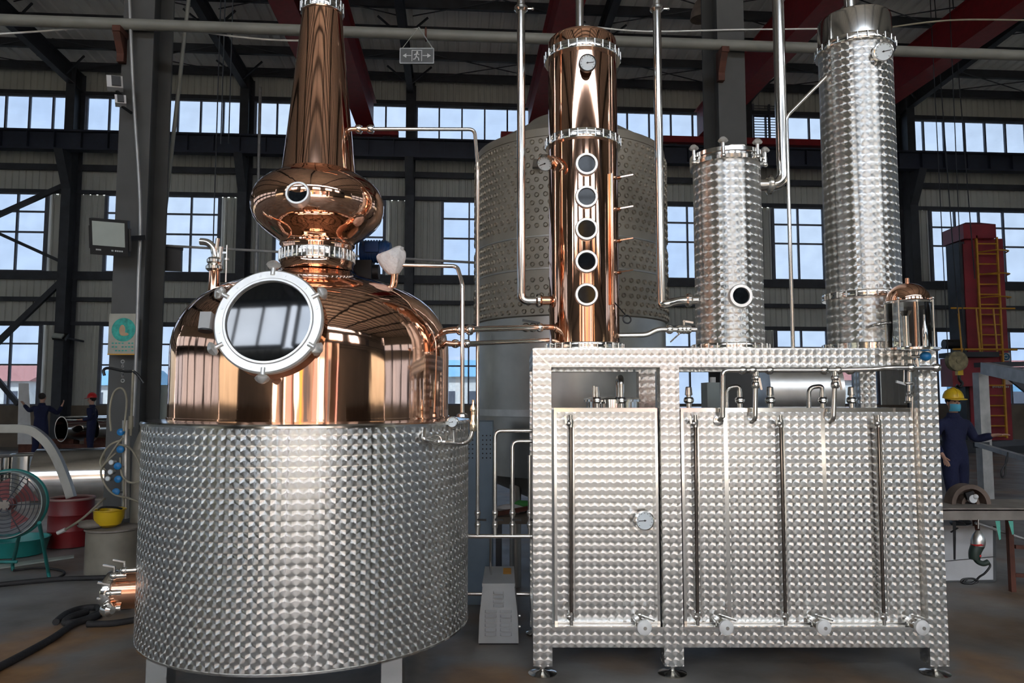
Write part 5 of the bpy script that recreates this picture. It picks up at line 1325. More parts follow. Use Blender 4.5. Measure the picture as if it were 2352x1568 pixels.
for u0, v0, u1, v1, yy in ((90,1200,110,1325,6.15), (45,1225,28,1310,6.5), (-60,1200,-75,1325,6.15)):
    q = FLOOR(u1, v1); part('leg', MB().tube(fillet([PX(u0,v0,yy), Vector((q.x,q.y,0.05)), Vector((q.x+0.01,q.y,0.0))], 0.02, 3), 0.015, 10), 'teal', fn)
part('cross_bar', MB().cyl(PX(-30,1290,6.3), PX(40,1290,6.35), 0.013, n=10), 'teal', fn)
# red drum and dark bin
rd = FLOOR(132, 1262); rr = 47/F_PX*rd.y
t = thing('red_drum', 'open dark red steel drum behind the teal fan', 'drum', (rd.x, rd.y+rr, 0))
c = Vector((rd.x, rd.y+rr, 0)); zt = ZV(1150, rd.y)
part('shell', MB().lathe(c, [(0,0.01),(rr,0.01),(rr,zt*0.33),(rr*1.025,zt*0.35),(rr,zt*0.37),(rr,zt*0.66),(rr*1.025,zt*0.68),(rr,zt*0.70),(rr,zt),(rr*0.96,zt),(rr*0.95,zt*0.5),(0,zt*0.5)], 48), 'red_drum', t)
part('rim', MB().ring((c.x,c.y,zt), (0,0,1), rr*0.985, 0.014, 48, 8), mat('drum_rim', (0.28,0.17,0.15), 0.6), t)
tb = FLOOR(5, 1290); t2 = MB().lathe((tb.x-0.1, tb.y+0.35, 0), [(0,0.01),(0.26,0.01),(0.30,0.16),(0.31,0.17),(0.29,0.17),(0.25,0.03),(0,0.03)], 36)
solo('teal_basin', t2, 'teal', 'shallow teal basin on the floor under the fan', 'basin')
# grey keg stool with rag and yellow helmet
kg = FLOOR(226, 1324); kr = 58/F_PX*kg.y; kc = Vector((kg.x, kg.y+kr, 0)); kz = ZV(1222, kg.y)
t = thing('metal_keg', 'dented grey metal keg with tools on top beside the jacket', 'keg', (kc.x, kc.y, 0))
part('shell', MB().lathe(kc, [(0,0),(kr,0),(kr,kz-0.02),(kr*1.0,kz)], 48), 'bucket', t)
part('lid', MB().lathe(kc, [(kr*1.02,kz-0.012),(kr*1.06,kz-0.006),(kr*1.06,kz+0.010),(0,kz+0.014)], 48), 'wood_grey', t)
zl = kz + 0.014
hp = Vector((PX(250,1190,kg.y+0.18).x, kg.y+0.18, zl+0.045)); hr = 32/F_PX*(kg.y+0.18)
hm = MB(); pr = [(0.0,-0.045),(hr*0.45,-0.040),(hr*0.78,-0.015),(hr*0.96,0.045),(hr*1.0,0.11),(hr*1.10,0.115),(hr*1.10,0.122),(hr*0.95,0.120),(hr*0.90,0.05),(hr*0.70,-0.005),(0,-0.030)]
hm.lathe(hp, pr, 40)
t3 = thing('hard_hat', 'yellow hard hat lying upside down on the metal keg', 'hard hat', (hp.x, hp.y, zl))
part('shell', hm, 'yellow', t3); part('strap', MB().tube(spline([hp+Vector((-0.10,0,0.12)), hp+Vector((-0.02,-0.08,0.15)), hp+Vector((0.06,-0.02,0.14)), hp+Vector((0.11,0.02,0.12))], 6), 0.010, 8), 'black', t3)
blob('grey_rag', Vector((PX(190,1195,kg.y).x, kg.y+0.12, zl+0.035)), 0.075, 'wood_grey', 'crumpled grey rag on the metal keg', 'rag', (1.5,1,0.55), 9)
torch = thing('welding_torch', 'welding torch with grey hose lying across the keg', 'torch', PX(140,1225,kg.y-0.02))
part('handle', MB().cyl(PX(132,1224,kg.y), PX(150,1216,kg.y), 0.018, n=12), 'white_plastic', torch)
part('hose', MB().tube(spline([PX(150,1216,kg.y), PX(190,1190,kg.y), PX(228,1155,kg.y+0.1), PX(240,1145,kg.y+0.3)], 6), 0.011, 8), 'rope', torch)
# gas manifold with blue knobs and hoses
gy = 7.2
gm = thing('gas_manifold', 'gas manifold with four blue valve knobs and tangled hoses on the pillar', 'manifold', PX(268, 1200, gy))
part('main_pipe', MB().cyl(PX(288,1190,gy), PX(290,965,gy), 0.035, n=16), 'steel_dull', gm)
part('feed_pipe', MB().cyl(PX(306,850,gy), PX(300,1000,gy), 0.012, n=10).cyl(PX(300,985,gy), PX(301,955,gy), 0.022, n=12), 'rope', gm)
part('tall_bottle', MB().lathe(Vector((PX(320,1200,gy+0.13).x, gy+0.13, 0)), [(0,0.0),(0.085,0.0),(0.085,ZV(1030,gy)),(0.05,ZV(1005,gy)),(0.025,ZV(990,gy)),(0.025,ZV(975,gy)),(0,ZV(975,gy))], 24), 'bucket', gm)
for (u, v) in ((278,992), (277,1032), (271,1070), (272,1100), (267,1129)):
    p = PX(u, v, gy-0.10); k = part('valve_knob', MB().lathe(p, [(0,-0.02),(0.030,-0.02),(0.034,-0.005),(0.034,0.012),(0.024,0.020),(0,0.022)], 18, (0.2,-1,0.1)), 'blue_plastic', gm, label='bright blue valve knob')
    part('branch', MB().cyl(p, PX(288, v, gy), 0.012, n=10), 'steel_dull', k)
for (u, v) in ((258,1061), (256,1083), (250,1098)):
    p = PX(u, v, gy-0.10); r = part('regulator', MB().cyl(p+Vector((0,0.03,0)), p-Vector((0,0.02,0)), 0.027, n=18), 'steel_dull', gm)
    part('dial', MB().cyl(p-Vector((0,0.02,0)), p-Vector((0,0.024,0)), 0.020, n=16), 'gauge_face', r)
rnd = random.Random(5)
hoses = [[(280,1010),(255,1020),(238,1040),(230,1065),(242,1080)], [(282,1005),(262,1030),(245,1058),(236,1075)], [(272,1020),(300,1030),(322,1070),(325,1100),(300,1108),(280,1090),(276,1050)],
         [(255,990),(252,940),(262,900),(281,892),(291,920),(284,990)], [(266,1040),(250,1055),(232,1080),(240,1110),(262,1135),(300,1145),(335,1160)], [(284,1100),(284,1150),(283,1188)]]
for h in hoses: part('hose', MB().tube(spline([PX(u, v, gy-0.12+0.06*rnd.random()) for u, v in h], 7), 0.0095, 8), 'rope', gm)
ch = MB()
for k in range(5): ch.ring(PX(282, 830+11*k, gy+0.1), (1,0,0) if k % 2 else (0,1,0), 0.016, 0.005, 12, 6)
part('chain', ch, 'galv', gm, kind='stuff')
blk = [PX(u, v, gy) for u, v in ((240,862),(238,850),(250,845),(285,852),(310,855),(330,880))]
part('black_cable', MB().tube(spline(blk, 6), 0.014, 8), 'black', gm)
# floor hoses
def hose(pts, r, lab, m='rubber'):
    P = [FLOOR(u, v) + Vector((0,0,r)) for u, v in pts]
    return solo('floor_hose', MB().tube(spline(P, 8), r, 10), m, lab, 'hose')
hose([(-40,1352),(0,1348),(60,1342),(140,1335),(200,1333),(262,1331),(345,1326)], 0.022, 'black hose running along the floor past the metal keg')
hose([(-60,1572),(0,1540),(60,1508),(120,1474),(170,1440),(215,1425),(250,1405),(300,1398)], 0.024, 'thick black hose curving over the rusty floor to the drain')
hose([(128,1436),(150,1418),(185,1405),(222,1402),(225,1415),(190,1432),(150,1438),(160,1425),(200,1412)], 0.024, 'black hose coiled flat on the floor by the drain')
hose([(200,1440),(260,1438),(340,1425)], 0.022, 'short black hose slipping under the jacket')
hose([(30,1312),(90,1306),(140,1312),(145,1322),(110,1335),(40,1338)], 0.010, 'thin dark cable looping round a fan leg')
solo('floor_strip', MB().hexa([FLOOR(-40,1312),FLOOR(170,1281),FLOOR(170,1276),FLOOR(-40,1304)] + [p + Vector((0,0,0.012)) for p in (FLOOR(-40,1312),FLOOR(170,1281),FLOOR(170,1276),FLOOR(-40,1304))]), 'strip_pale', 'pale green steel edging strip along the aisle floor', 'floor strip', smooth=0)

# ================================================================ RIGHT SIDE
# tall red machine column with ladder
my = 22.5
mc = thing('machine_column', 'tall dark red machine column with yellow ladder and hip cap', 'machine', (PX(2255,1030,my).x, my+0.6, 0))
x0, x1 = PX(2200, 800, my).x, PX(2312, 800, my).x
def mx(u): return PX(u, 800, my).x
def mz(v): return ZV(v, my)
part('column', MB().box(mx(2227), mx(2316), my, my+0.8, 0.3, mz(548)), 'red_paint', mc, smooth=0)
part('slide_face', MB().box(mx(2214), mx(2227), my+0.02, my+0.7, 0.3, mz(555)), 'steelwork', mc, smooth=0)
part('slide_rail', MB().box(mx(2222), mx(2227), my-0.02, my+0.1, 0.3, mz(560)), 'red_paint', mc, smooth=0)
ca, cb_ = mx(2214), mx(2289)
cap_ = MB().hexa([(ca,my-0.25,mz(552)),(cb_,my-0.25,mz(550)),(cb_,my+0.9,mz(550)),(ca,my+0.9,mz(552)),(ca,my-0.25,mz(519)),(cb_,my-0.25,mz(519)),(cb_,my+0.9,mz(519)),(ca,my+0.9,mz(519))])
cap_.hexa([(ca,my-0.25,mz(519)),(cb_,my-0.25,mz(519)),(cb_,my+0.9,mz(519)),(ca,my+0.9,mz(519)),(ca+0.3,my+0.1,mz(509)),(cb_-0.3,my+0.1,mz(509)),(cb_-0.3,my+0.6,mz(509)),(ca+0.3,my+0.6,mz(509))])
part('cap', cap_, 'red_paint', mc, smooth=0)
part('base', MB().box(mx(2150), mx(2345), my-0.5, my+1.8, 0, 0.35), 'steelwork', mc, smooth=0)
lad = part('ladder', MB().bar((mx(2244),my-0.22,mz(1005)), (mx(2244),my-0.22,mz(545)), 0.05, 0.06).bar((mx(2291),my-0.22,mz(1005)), (mx(2291),my-0.22,mz(548)), 0.05, 0.06), 'yellow_paint', mc, smooth=0)
for k in range(20):
    v = 1000 - 23*k; part('rung', MB().cyl((mx(2244),my-0.22,mz(v)), (mx(2291),my-0.22,mz(v)), 0.022, n=8), 'yellow_paint', lad)
for v in (585, 636, 688): part('safety_hoop', MB().tube(spline([(mx(2249),my-0.2,mz(v-3)), (mx(2262),my-0.75,mz(v)), (mx(2285),my-0.8,mz(v+2)), (mx(2300),my-0.5,mz(v)), (mx(2312),my-0.15,mz(v-2))], 5), 0.022, 8), 'yellow_paint', lad)
pl = part('platform', MB().box(mx(2155), mx(2250), my-0.9, my, mz(823), mz(812)), 'steelwork', mc, smooth=0)
for u in (2170, 2210, 2248): part('rail_post', MB().cyl((mx(u),my-0.85,mz(812)), (mx(u-4),my-0.85,mz(715)), 0.025, n=8), 'yellow_paint', pl)
part('hand_rail', MB().cyl((mx(2150),my-0.85,mz(715)), (mx(2292),my-0.85,mz(716)), 0.025, n=8).cyl((mx(2150),my-0.85,mz(806)), (mx(2292),my-0.85,mz(807)), 0.03, n=8), 'yellow_paint', pl)
part('carriage_box', MB().box(mx(2158), mx(2230), my-0.6, my, mz(888), mz(824)), 'red_paint', mc, smooth=0)
part('motor', MB().cyl((mx(2146),my-0.5,mz(793)), (mx(2180),my-0.5,mz(793)), 0.14, n=20), 'black', mc)
part('logo_board', MB().box(mx(2297), mx(2318), my-0.03, my, mz(829), mz(810)), 'white_panel', mc, smooth=0)
p = Vector((mx(2308), my-0.04, mz(819))); part('logo_ring', MB().ring(p, (0,1,0), 0.09, 0.022, 28, 6).ball(p, 0.055, 12, 8, (1,0.1,0.7)), mat('logo_blue', (0.02,0.13,0.25), 0.5), mc)
part('notice', MB().box(mx(2297), mx(2320), my-0.03, my, mz(883), mz(860)), mat('notice', (0.50,0.40,0.37), 0.7), mc, smooth=0)
lt = MB()
for k in range(9):
    u = 2276 + 4.3*k; lt.obox((mx(u), my-0.012, mz(888)), (0.034, 0.01, 0.05 if k % 3 else 0.07), (1,0,0.25 if k % 2 else -0.1))
part('white_lettering', lt, 'sign_white', mc, kind='stuff', smooth=0)
# hook block
hb = thing('hook_block', 'round pulley hook block with yellow shank hanging before the red machine', 'crane hook', PX(2200, 895, 18))
c = PX(2197, 829, 18); part('sheave', MB().cyl(c-Vector((0,0.08,0)), c+Vector((0,0.08,0)), 0.24, n=36).cyl(c-Vector((0,0.10,0)), c+Vector((0,0.10,0)), 0.06, n=16), mat('sheave', (0.26,0.22,0.12), 0.6, var=0.4, scale=9), hb)
part('shank', MB().obox(PX(2203,852,18), (0.13,0.12,0.20)), 'yellow', hb, smooth=0)
part('hook', MB().tube(spline([PX(2203,862,18), PX(2204,872,18), PX(2210,880,18), PX(2205,889,18), PX(2197,884,18)], 6), 0.035, 10), 'black', hb)
part('rope', MB().cyl(c + Vector((-0.2,0,0.1)), Vector((c.x-0.25, c.y, roof_z(18)-0.05)), 0.012, n=6).cyl(c + Vector((0.2,0,0.1)), Vector((c.x+0.25, c.y, roof_z(18)-0.05)), 0.012, n=6), 'steelwork', hb)
# grey steel work frame
wy = 11.0
wf = thing('steel_trestle', 'grey steel tube trestle beside the masked worker', 'trestle', (PX(2264,1040,wy).x, wy, 0))
part('post', MB().box(PX(2252,950,wy).x, PX(2275,950,wy).x, wy, wy+0.15, 0, ZV(855,wy)), 'galv', wf, smooth=0)
part('top_beam', MB().bar(PX(2245,838,wy), PX(2450,833,wy+0.5), 0.12, 0.07), 'steelwork', wf, smooth=0)
part('slanted_beam', MB().bar(PX(2262,845,wy-0.1), PX(2440,882,wy-2.0), 0.12, 0.17), 'galv', wf, smooth=0)
part('dark_brace', MB().bar(PX(2318,865,wy-0.2), PX(2440,960,wy-0.3), 0.06, 0.08), 'steelwork', wf, smooth=0)
part('lower_rail', MB().bar(PX(2240,1022,wy), PX(2450,1010,wy+0.3), 0.08, 0.08), 'steelwork', wf, smooth=0)
part('floor_tube', MB().bar(PX(2245,1020,wy-0.2), PX(2400,1066,wy-2.5), 0.07, 0.06), 'galv', wf, smooth=0)
part('rear_post', MB().box(PX(2420,950,wy+0.3).x, PX(2440,950,wy+0.3).x, wy+0.2, wy+0.35, 0, ZV(845,wy)), 'galv', wf, smooth=0)
solo('lifting_sling', MB().tube(spline([PX(2315,1038,9.3), PX(2312,1060,9.3), PX(2300,1082,9.3), PX(2302,1096,9.3), PX(2308,1090,9.3), PX(2309,1070,9.3), PX(2312,1050,9.3)], 6), 0.010, 8), 'black', 'short black sling loop hanging from the grey trestle tube', 'sling')
# bench
by_ = 6.25
zb_t, zb_b = ZV(1170, by_), ZV(1194, by_)
wbn = thing('work_bench', 'rough steel work bench behind the right post of the frame', 'bench', (PX(2270,1350,by_).x, by_+0.2, 0))
xb0, xb1 = PX(2100, 1180, by_).x, PX(2460, 1180, by_).x
part('front_beam', MB().box(xb0, xb1, by_, by_+0.08, zb_b, zb_t), 'wood_grey', wbn, smooth=0)
part('top_plate', MB().box(xb0, xb1, by_+0.0, by_+0.55, zb_t-0.01, zb_t+0.012), 'wood_grey', wbn, smooth=0)
for u in (2331, 2130):
    x = PX(u, 1280, by_).x; part('leg', MB().box(x-0.02, x+0.02, by_+0.03, by_+0.07, 0, zb_b+0.01), 'rust', wbn, smooth=0); part('leg', MB().box(x-0.02, x+0.02, by_+0.48, by_+0.52, 0, zb_b+0.01), 'rust', wbn, smooth=0)
for v in (1255, 1320): part('stretcher', MB().bar(PX(2331, v, by_+0.05), PX(2460, v+8, by_+0.05), 0.03, 0.03), 'rust', wbn, smooth=0)
part('diagonal_rod', MB().cyl(PX(2240,1200,by_+0.1), PX(2420,1260,by_+0.1), 0.012, n=8), 'galv', wbn)
for u, v in ((2286, 1238), (2316, 1226)):
    part('green_strap', MB().add([PX(u,1196,by_-0.01), PX(u+11,1196,by_-0.01), PX(u+13,v,by_-0.02), PX(u+9,v+2,by_-0.02)], [(0,3,2,1)]).add([PX(u,1196,by_-0.004), PX(u+11,1196,by_-0.004), PX(u+13,v,by_-0.014), PX(u+9,v+2,by_-0.014)], [(0,1,2,3)]), 'strap_green', wbn, smooth=0)
wc = PX(2222, 1160, by_+0.28); wr = 44/F_PX*(by_+0.28); wc.z = zb_t + 0.012 + 0.03
wh = thing('brown_reel', 'half-round brown reel standing on the work bench', 'reel', (wc.x, wc.y, zb_t+0.012))
def halfring(r0, r1, w, c_):
    m_ = MB(); n_ = 24; vs = []
    for i in range(n_+1):
        a = math.pi*i/n_
        for r in (r0, r1):
            for yy in (-w/2, w/2): vs.append(c_ + Vector((math.cos(a)*r, yy, math.sin(a)*r - 0.03)))
    fs = []
    for i in range(n_):
        b = i*4; fs += [(b,b+4,b+5,b+1),(b+2,b+3,b+7,b+6),(b,b+2,b+6,b+4),(b+1,b+5,b+7,b+3)]
    fs += [(0,1,3,2), (n_*4,n_*4+2,n_*4+3,n_*4+1)]
    return m_.add(vs, fs)
part('outer_ring', halfring(wr*0.78, wr, 0.12, wc), 'brown_wheel', wh)
part('inner_ring', halfring(wr*0.30, wr*0.46, 0.10, wc), 'brown_wheel', wh)
part('back_disc', halfring(0.01, wr*0.8, 0.012, wc + Vector((0,0.05,0))), 'brown_wheel', wh)
hp_ = wc + Vector((0,-0.05,0.02))
part('hub', MB().cyl(hp_, hp_ - Vector((0,0.04,0)), 0.035, n=18).ball(hp_ + Vector((0.02,-0.04,0.02)), 0.022, 10, 8), 'sign_white', wh)
part('hub_bracket', MB().obox(hp_ + Vector((-0.02,-0.02,0.03)), (0.07,0.03,0.06), (1,0,0.3)), 'black', wh, smooth=0)
# white panel under the bench, with drill
wpn = thing('white_board', 'white board with a dark crease leaning under the work bench', 'board', FLOOR(2225, 1336))
q = FLOOR(2225, 1336).y
part('board', MB().hexa([PX(2130,1336,q),PX(2284,1333,q),PX(2284,1333,q+0.03),PX(2130,1336,q+0.03),PX(2130,1206,q+0.12),PX(2283,1208,q+0.12),PX(2283,1208,q+0.15),PX(2130,1206,q+0.15)]), 'white_panel', wpn, smooth=0)
part('frame_edge', MB().bar(PX(2130,1336,q), PX(2284,1333,q), 0.03, 0.016).bar(PX(2284,1333,q), PX(2283,1208,q+0.12), 0.03, 0.012), 'sign_grey', wpn, smooth=0)
part('fold_line', MB().bar(PX(2132,1292,q+0.035), PX(2284,1278,q+0.045), 0.004, 0.006), 'sign_grey', wpn, smooth=0)
dy = by_ - 0.04
dr_ = thing('hand_grinder', 'dark green hand grinder hanging from the bench by its hook', 'power tool', PX(2255, 1305, dy))
part('head', MB().lathe(PX(2246,1246,dy), [(0.03,-0.03),(0.052,-0.025),(0.055,0.01),(0.045,0.055),(0.028,0.085),(0.018,0.10),(0,0.10)], 24, (0.12,0,1)), 'steel_satin', dr_)
part('motor_body', MB().tube(spline([PX(2246,1250,dy), PX(2239,1268,dy), PX(2238,1284,dy)], 5), [0.052,0.050,0.048,0.047,0.046,0.046,0.045,0.044,0.043,0.042,0.040][:11], 20), 'dark_green', dr_)
part('handle', MB().tube(spline([PX(2238,1276,dy), PX(2245,1288,dy), PX(2258,1294,dy), PX(2270,1290,dy)], 5), 0.022, 14), 'dark_green', dr_)
part('red_collar', MB().cyl(PX(2246,1250,dy), PX(2245,1246,dy), 0.054, n=20).ball(PX(2250,1276,dy-0.03), 0.014, 8, 6), 'red_hat', dr_)
part('cord', MB().tube(spline([PX(2270,1290,dy), PX(2274,1300,dy), PX(2262,1316,dy-0.02), PX(2250,1324,dy-0.04)] + [PX(2222+18*math.cos(k*1.3)+2*k*0.6, 1334+6*math.sin(k*1.3), dy-0.1) for k in range(9)], 6), 0.0085, 8), 'black', dr_)
part('hanger', MB().cyl(PX(2247,1214,dy), PX(2247,1192,dy), 0.006, n=8), 'steel', dr_)
solo('black_strap', MB().add([PX(2188,1198,dy), PX(2196,1198,dy), PX(2195,1285,dy+0.02), PX(2190,1285,dy+0.02)], [(0,3,2,1)]).add([PX(2188,1198,dy+0.006), PX(2196,1198,dy+0.006), PX(2195,1285,dy+0.026), PX(2190,1285,dy+0.026)], [(0,1,2,3)]).bar(PX(2184,1222,dy), PX(2200,1212,dy), 0.02, 0.006), 'black', 'narrow black strap hanging from the bench before the white board', 'strap', smooth=0)

# ================================================================ OUTSIDE THE FAR WINDOWS
for i, (u0, u1, v1, Yo, m, rm, lab) in enumerate(((-90, 64, 848, 60, 'outer_white', 'outer_red', 'white works building with a red roof seen through the leftmost low window'),
        (64, 320, 862, 72, 'outer_white', 'outer_blue', 'pale works building with a blue roof beyond the two workers'),
        (1000, 1120, 838, 60, 'outer_white', 'outer_blue', 'pale building with a blue roof outside the window beside the copper pot'),
        (1900, 2000, 850, 70, 'outer_white', 'outer_red', 'low pale building outside the window behind the frame opening'),
        (2300, 2460, 838, 64, 'outer_blue', 'outer_red', 'blue walled building outside the window beside the red machine'))):
    a, b = PX(u0, 900, Yo), PX(u1, 900, Yo); zt = ZV(v1, Yo)
    t = thing('works_building', lab, 'building', ((a.x+b.x)/2, Yo+4, 0))
    part('wall', MB().box(a.x, b.x, Yo, Yo+8, -0.06, zt-0.9), m, t, smooth=0)
    part('roof', MB().hexa([(a.x-0.3,Yo-0.4,zt-0.95),(b.x+0.3,Yo-0.4,zt-0.95),(b.x+0.3,Yo+8.4,zt-0.95),(a.x-0.3,Yo+8.4,zt-0.95),(a.x-0.3,Yo+3.8,zt+0.6),(b.x+0.3,Yo+3.8,zt+0.6),(b.x+0.3,Yo+4.2,zt+0.6),(a.x-0.3,Yo+4.2,zt+0.6)]), rm, t, smooth=0)
    k = max(2, int((b.x-a.x)/2.4))
    for j in range(k):
        x = a.x + (b.x-a.x)*(j+0.5)/k; part('window', MB().box(x-0.55, x+0.55, Yo-0.03, Yo, 0.9, 2.2), 'window_bar', t, smooth=0)

# ================================================================ PEOPLE
def skinned(name, joints, edges, mat_, parent, root=0, sub=2):
    """joints: list of (point, rx, ry); one continuous surface grown round the bones"""
    me = bpy.data.meshes.new(name); me.from_pydata([tuple(j[0]) for j in joints], edges, [])
    o = bpy.data.objects.new(name, me); C.objects.link(o)
    sk = o.modifiers.new('skin', 'SKIN'); sk.use_smooth_shade = True; sk.branch_smoothing = 0.6
    for i, j in enumerate(joints):
        s = me.skin_vertices[0].data[i]; s.radius = (j[1], j[2]); s.use_root = (i == root)
    ss = o.modifiers.new('sub', 'SUBSURF'); ss.levels = sub; ss.render_levels = sub
    dg = bpy.context.evaluated_depsgraph_get()
    new = bpy.data.meshes.new_from_object(o.evaluated_get(dg))
    bpy.data.objects.remove(o, do_unlink=True); bpy.data.meshes.remove(me)
    new.name = name; new.materials.clear(); new.materials.append(M[mat_]); new.shade_smooth()
    q = bpy.data.objects.new(name, new); C.objects.link(q); q.parent = parent
    return q
def hand(J, E, wrist, d, side, s):
    """palm and five fingers leaving it; d: pointing direction, side: thumb side"""
    d = Vector(d).normalized(); side = Vector(side).normalized(); nrm = d.cross(side)
    palm = Vector(J[wrist][0]) + d*0.075*s
    J.append((palm, 0.034*s, 0.018*s)); ip = len(J)-1; E.append((wrist, ip))
    for k, L in enumerate((0.075, 0.085, 0.078, 0.062)):
        b = palm + d*0.02*s + side*(0.030 - 0.020*k)*s
        m = b + d*L*0.55*s; t = m + (d*0.75 + nrm*0.45)*L*0.5*s
        J.append((b, 0.010*s, 0.010*s)); J.append((m, 0.0095*s, 0.0095*s)); J.append((t, 0.008*s, 0.008*s)); n = len(J)
        E += [(ip, n-3), (n-3, n-2), (n-2, n-1)]
    b = palm - d*0.03*s + side*0.035*s; t = b + (d*0.6 + side*0.6)*0.05*s
    J.append((b, 0.012*s, 0.012*s)); J.append((t, 0.009*s, 0.009*s)); n = len(J); E += [(ip, n-2), (n-2, n-1)]
def person(name_label, foot, heading, h, elbowL, handL, elbowR, handR, stride=0.06, hat=None, mask=False, hdL=(0,0,-1), hdR=(0,0,-1), look=0.0):
    """heading: degrees, 0 looks towards -Y (the camera); arm points in body axes (right, forward, up) metres for h = 1.75"""
    k = h/1.75; a = math.radians(heading)
    F = Vector((math.sin(a), -math.cos(a), 0)); R_ = Vector((-math.cos(a), -math.sin(a), 0))   # R_: the person's right
    foot = Vector(foot)
    def P(r, f, u): return R_*r*k + F*f*k + Vector((0,0,u*k))
    root = thing('person', name_label, 'person', foot)
    # --- body: skin surface
    J = [(P(0,0,0.95), .13*k, .10*k), (P(0,0,1.15), .125*k, .09*k), (P(0,0,1.34), .12*k, .080*k), (P(0,0.005,1.47), .055*k, .055*k), (P(0,0.015,1.53), .052*k, .055*k),
         (P(0,0.03,1.60), .070*k, .085*k), (P(0,0.025,1.68), .078*k, .095*k), (P(0,0.02,1.735), .05*k, .06*k)]
    E = [(0,1),(1,2),(2,3),(3,4),(4,5),(5,6),(6,7)]
    ends = {}
    for s, el, ha in ((1, elbowR, handR), (-1, elbowL, handL)):
        sh = P(0.175*s, 0, 1.38); J.append((sh, .046*k, .046*k)); i = len(J)-1; E.append((2, i))
        J.append((P(*el), .042*k, .042*k)); E.append((i, i+1)); J.append((P(*ha), .028*k, .024*k)); E.append((i+1, i+2)); ends[s] = i+2
    for s, st in ((1, stride), (-1, -stride)):
        b = len(J); J += [(P(0.095*s, 0, 0.90), .085*k, .085*k), (P(0.10*s, st*0.6+0.02, 0.50), .056*k, .058*k), (P(0.105*s, st-0.02, 0.09), .036*k, .040*k), (P(0.115*s, st+0.06, 0.045), .035*k, .030*k), (P(0.12*s, st+0.14, 0.03), .034*k, .022*k)]
        E += [(0, b), (b, b+1), (b+1, b+2), (b+2, b+3), (b+3, b+4)]
    def body_dir(v): return R_*v[0] + F*v[1] + Vector((0,0,v[2]))
    hand(J, E, ends[1], body_dir(hdR), R_*-0.4 + F, k); hand(J, E, ends[-1], body_dir(hdL), R_*0.4 + F, k)
    skinned('body', J, E, 'skin', root)
    # --- overalls
    g = 1.22
    Jc = [(P(0,0,0.95), .165*k, .125*k), (P(0,0,1.14), .170*k, .125*k), (P(0,0,1.34), .185*k, .125*k), (P(0,0.005,1.48), .078*k, .075*k)]
    Ec = [(0,1),(1,2),(2,3)]
    for s, el, ha in ((1, elbowR, handR), (-1, elbowL, handL)):
        b = len(Jc); hv = Vector(el).lerp(Vector(ha), 0.93)
        Jc += [(P(0.185*s, 0, 1.385), .092*k, .092*k), (P(*el), .064*k, .064*k), (P(*hv), .047*k, .047*k)]; Ec += [(2, b), (b, b+1), (b+1, b+2)]
    for s, st in ((1, stride), (-1, -stride)):
        b = len(Jc); Jc += [(P(0.10*s, 0, 0.86), .118*k, .118*k), (P(0.105*s, st*0.6+0.02, 0.50), .088*k, .090*k), (P(0.108*s, st-0.01, 0.10), .070*k, .076*k)]
        Ec += [(0, b), (b, b+1), (b+1, b+2)]
    skinned('overalls', Jc, Ec, 'navy_cloth', root)
    for s, st in ((1, stride), (-1, -stride)):
        m = MB(); m.ball(foot + P(0.117*s, st+0.055, 0.045), 0.075*k, 16, 10, (1,1,0.62)); c0 = foot + P(0.117*s, st+0.055, 0.045)
        m.v = [tuple(c0 + F*(Vector(v)-c0).dot(F)*1.85 + R_*(Vector(v)-c0).dot(R_)*0.72 + Vector((0,0,(Vector(v)-c0).z))) for v in m.v]
        part('shoe', m, 'black', root)
    # --- head details, turned by look
    la = math.radians(look); HF = F*math.cos(la) + R_*math.sin(la); HR = R_*math.cos(la) - F*math.sin(la)
    def HP(r, f, u): return foot + P(0, 0.025, 1.64) + HR*r*k + HF*f*k + Vector((0,0,u*k))
    part('collar', MB().lathe(foot + P(0,0.005,1.45), [(0.090*k,0.0),(0.074*k,0.06*k),(0.064*k,0.065*k),(0.066*k,0)], 24), 'navy_cloth', root)
    part('nose', MB().ball(HP(0,0.095,-0.01), 0.017*k, 10, 8, (0.8,1.0,1.4)), 'skin', root)
    for s in (-1, 1):
        part('ear', MB().ball(HP(0.078*s,-0.005,0.0), 0.026*k, 10, 8, (0.5,0.7,1.1)), 'skin', root)
        part('eye', MB().ball(HP(0.030*s,0.083,0.025), 0.010*k, 10, 6, (1.2,1,0.7)), 'hair', root)
    if not mask: part('mouth', MB().ball(HP(0,0.088,-0.055), 0.014*k, 10, 6, (1.7,0.6,0.4)), 'sign_tan', root)
    hr = MB().ball(HP(0,-0.034,0.050), 0.094*k, 20, 12, (0.90,0.98,0.98))
    hr.v = [v for v in hr.v]; part('hair', hr, 'hair', root)
    if mask:
        mm = MB(); n, m_ = 12, 8; vs = []
        for j in range(m_+1):
            for i in range(n+1):
                x = -1+2*i/n; z = -0.005 - 0.10*j/m_; vs.append(HP(0.074*x, 0.108 - 0.075*x*x - 0.02*(j/m_)**2 + 0.012*math.sin(math.pi*j/m_), z))
        for j in range(m_+1):
            for i in range(n+1):
                x = -1+2*i/n; z = -0.005 - 0.10*j/m_; vs.append(HP(0.070*x, 0.100 - 0.075*x*x - 0.02*(j/m_)**2 + 0.012*math.sin(math.pi*j/m_), z))
        N_ = (n+1)*(m_+1)
        fs = [(j*(n+1)+i, j*(n+1)+i+1, (j+1)*(n+1)+i+1, (j+1)*(n+1)+i) for j in range(m_) for i in range(n)]
        mm.add(vs, fs + [tuple(N_+q for q in reversed(f)) for f in fs]); part('face_mask', mm, 'mask', root, label='light blue face mask')
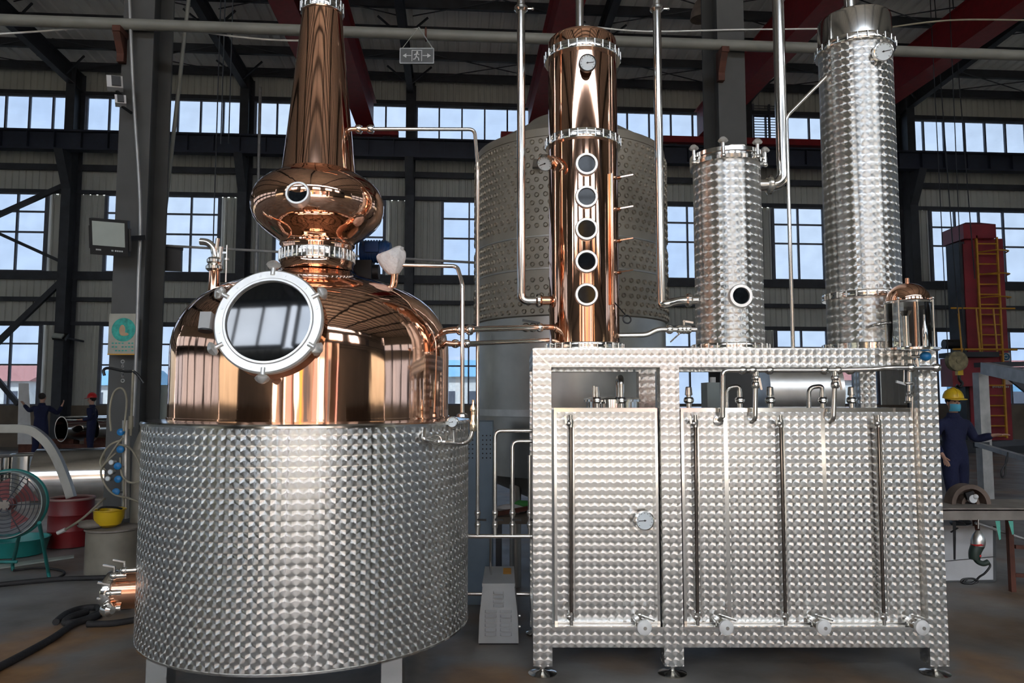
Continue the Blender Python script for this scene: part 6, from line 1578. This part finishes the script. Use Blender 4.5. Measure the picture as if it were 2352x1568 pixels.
    if hat:
        c = HP(0,-0.005,0.072)
        pr = [(0.128,0.0),(0.130,0.012),(0.122,0.05),(0.10,0.095),(0.06,0.125),(0.02,0.135),(0,0.136)]
        h_ = MB().lathe(c, [(r*k, z*k) for r, z in pr], 32); 
        hh = part('hard_hat', h_, hat, root)
        br = MB(); n = 20; vs = []
        for i in range(n+1):
            t = math.pi*(i/n) ; d = HR*math.cos(t) + HF*math.sin(t)
            vs += [c + d*0.120*k, c + d*(0.130+0.065*math.sin(t))*k - Vector((0,0,0.018*k*math.sin(t))), c + d*(0.130+0.065*math.sin(t))*k - Vector((0,0,0.026*k*math.sin(t))), c + d*0.120*k - Vector((0,0,0.008*k))]
        br.add(vs, [(4*i+q, 4*i+4+q, 4*i+4+(q+1) % 4, 4*i+(q+1) % 4) for i in range(n) for q in range(4)])
        part('brim', br, hat, hh)
        part('ridge', MB().tube([c + HF*math.cos(t)*0.122*k + Vector((0,0,(0.008+math.sin(t)*0.132)*k)) for t in [math.pi*i/16 for i in range(17)]], 0.012*k, 8), hat, hh)
    return root
# worker with both arms up at the white sheet, seen from behind
f = FLOOR(90, 1056)
person('person in navy overalls seen from behind holding the white sheet with both hands', f, 180, 1.72,
       (-0.40, 0.12, 1.30), (-0.62, 0.20, 1.47), (0.30, 0.22, 1.22), (0.36, 0.30, 1.44), 0.05, None, False, (-0.6,0.4,0.5), (0,0.5,0.8))
f = FLOOR(207, 1053)
person('person in navy overalls and red hard hat standing sideways with hand at waist', f, -78, 1.66,
       (-0.24, -0.03, 1.13), (-0.15, 0.20, 1.10), (0.24, -0.04, 1.13), (0.12, 0.20, 1.08), 0.04, 'red_hat', False, (0.4,0.8,0), (-0.4,0.8,0))
f = FLOOR(2200, 1206)
person('person in navy overalls with yellow hard hat and blue face mask', f, 8, 1.64,
       (-0.30, 0.03, 1.15), (-0.40, 0.25, 1.22), (0.29, -0.05, 1.14), (0.27, 0.12, 0.95), 0.09, 'yellow', True, (-0.6,0.7,0.1), (0,0.5,-0.8), 8)
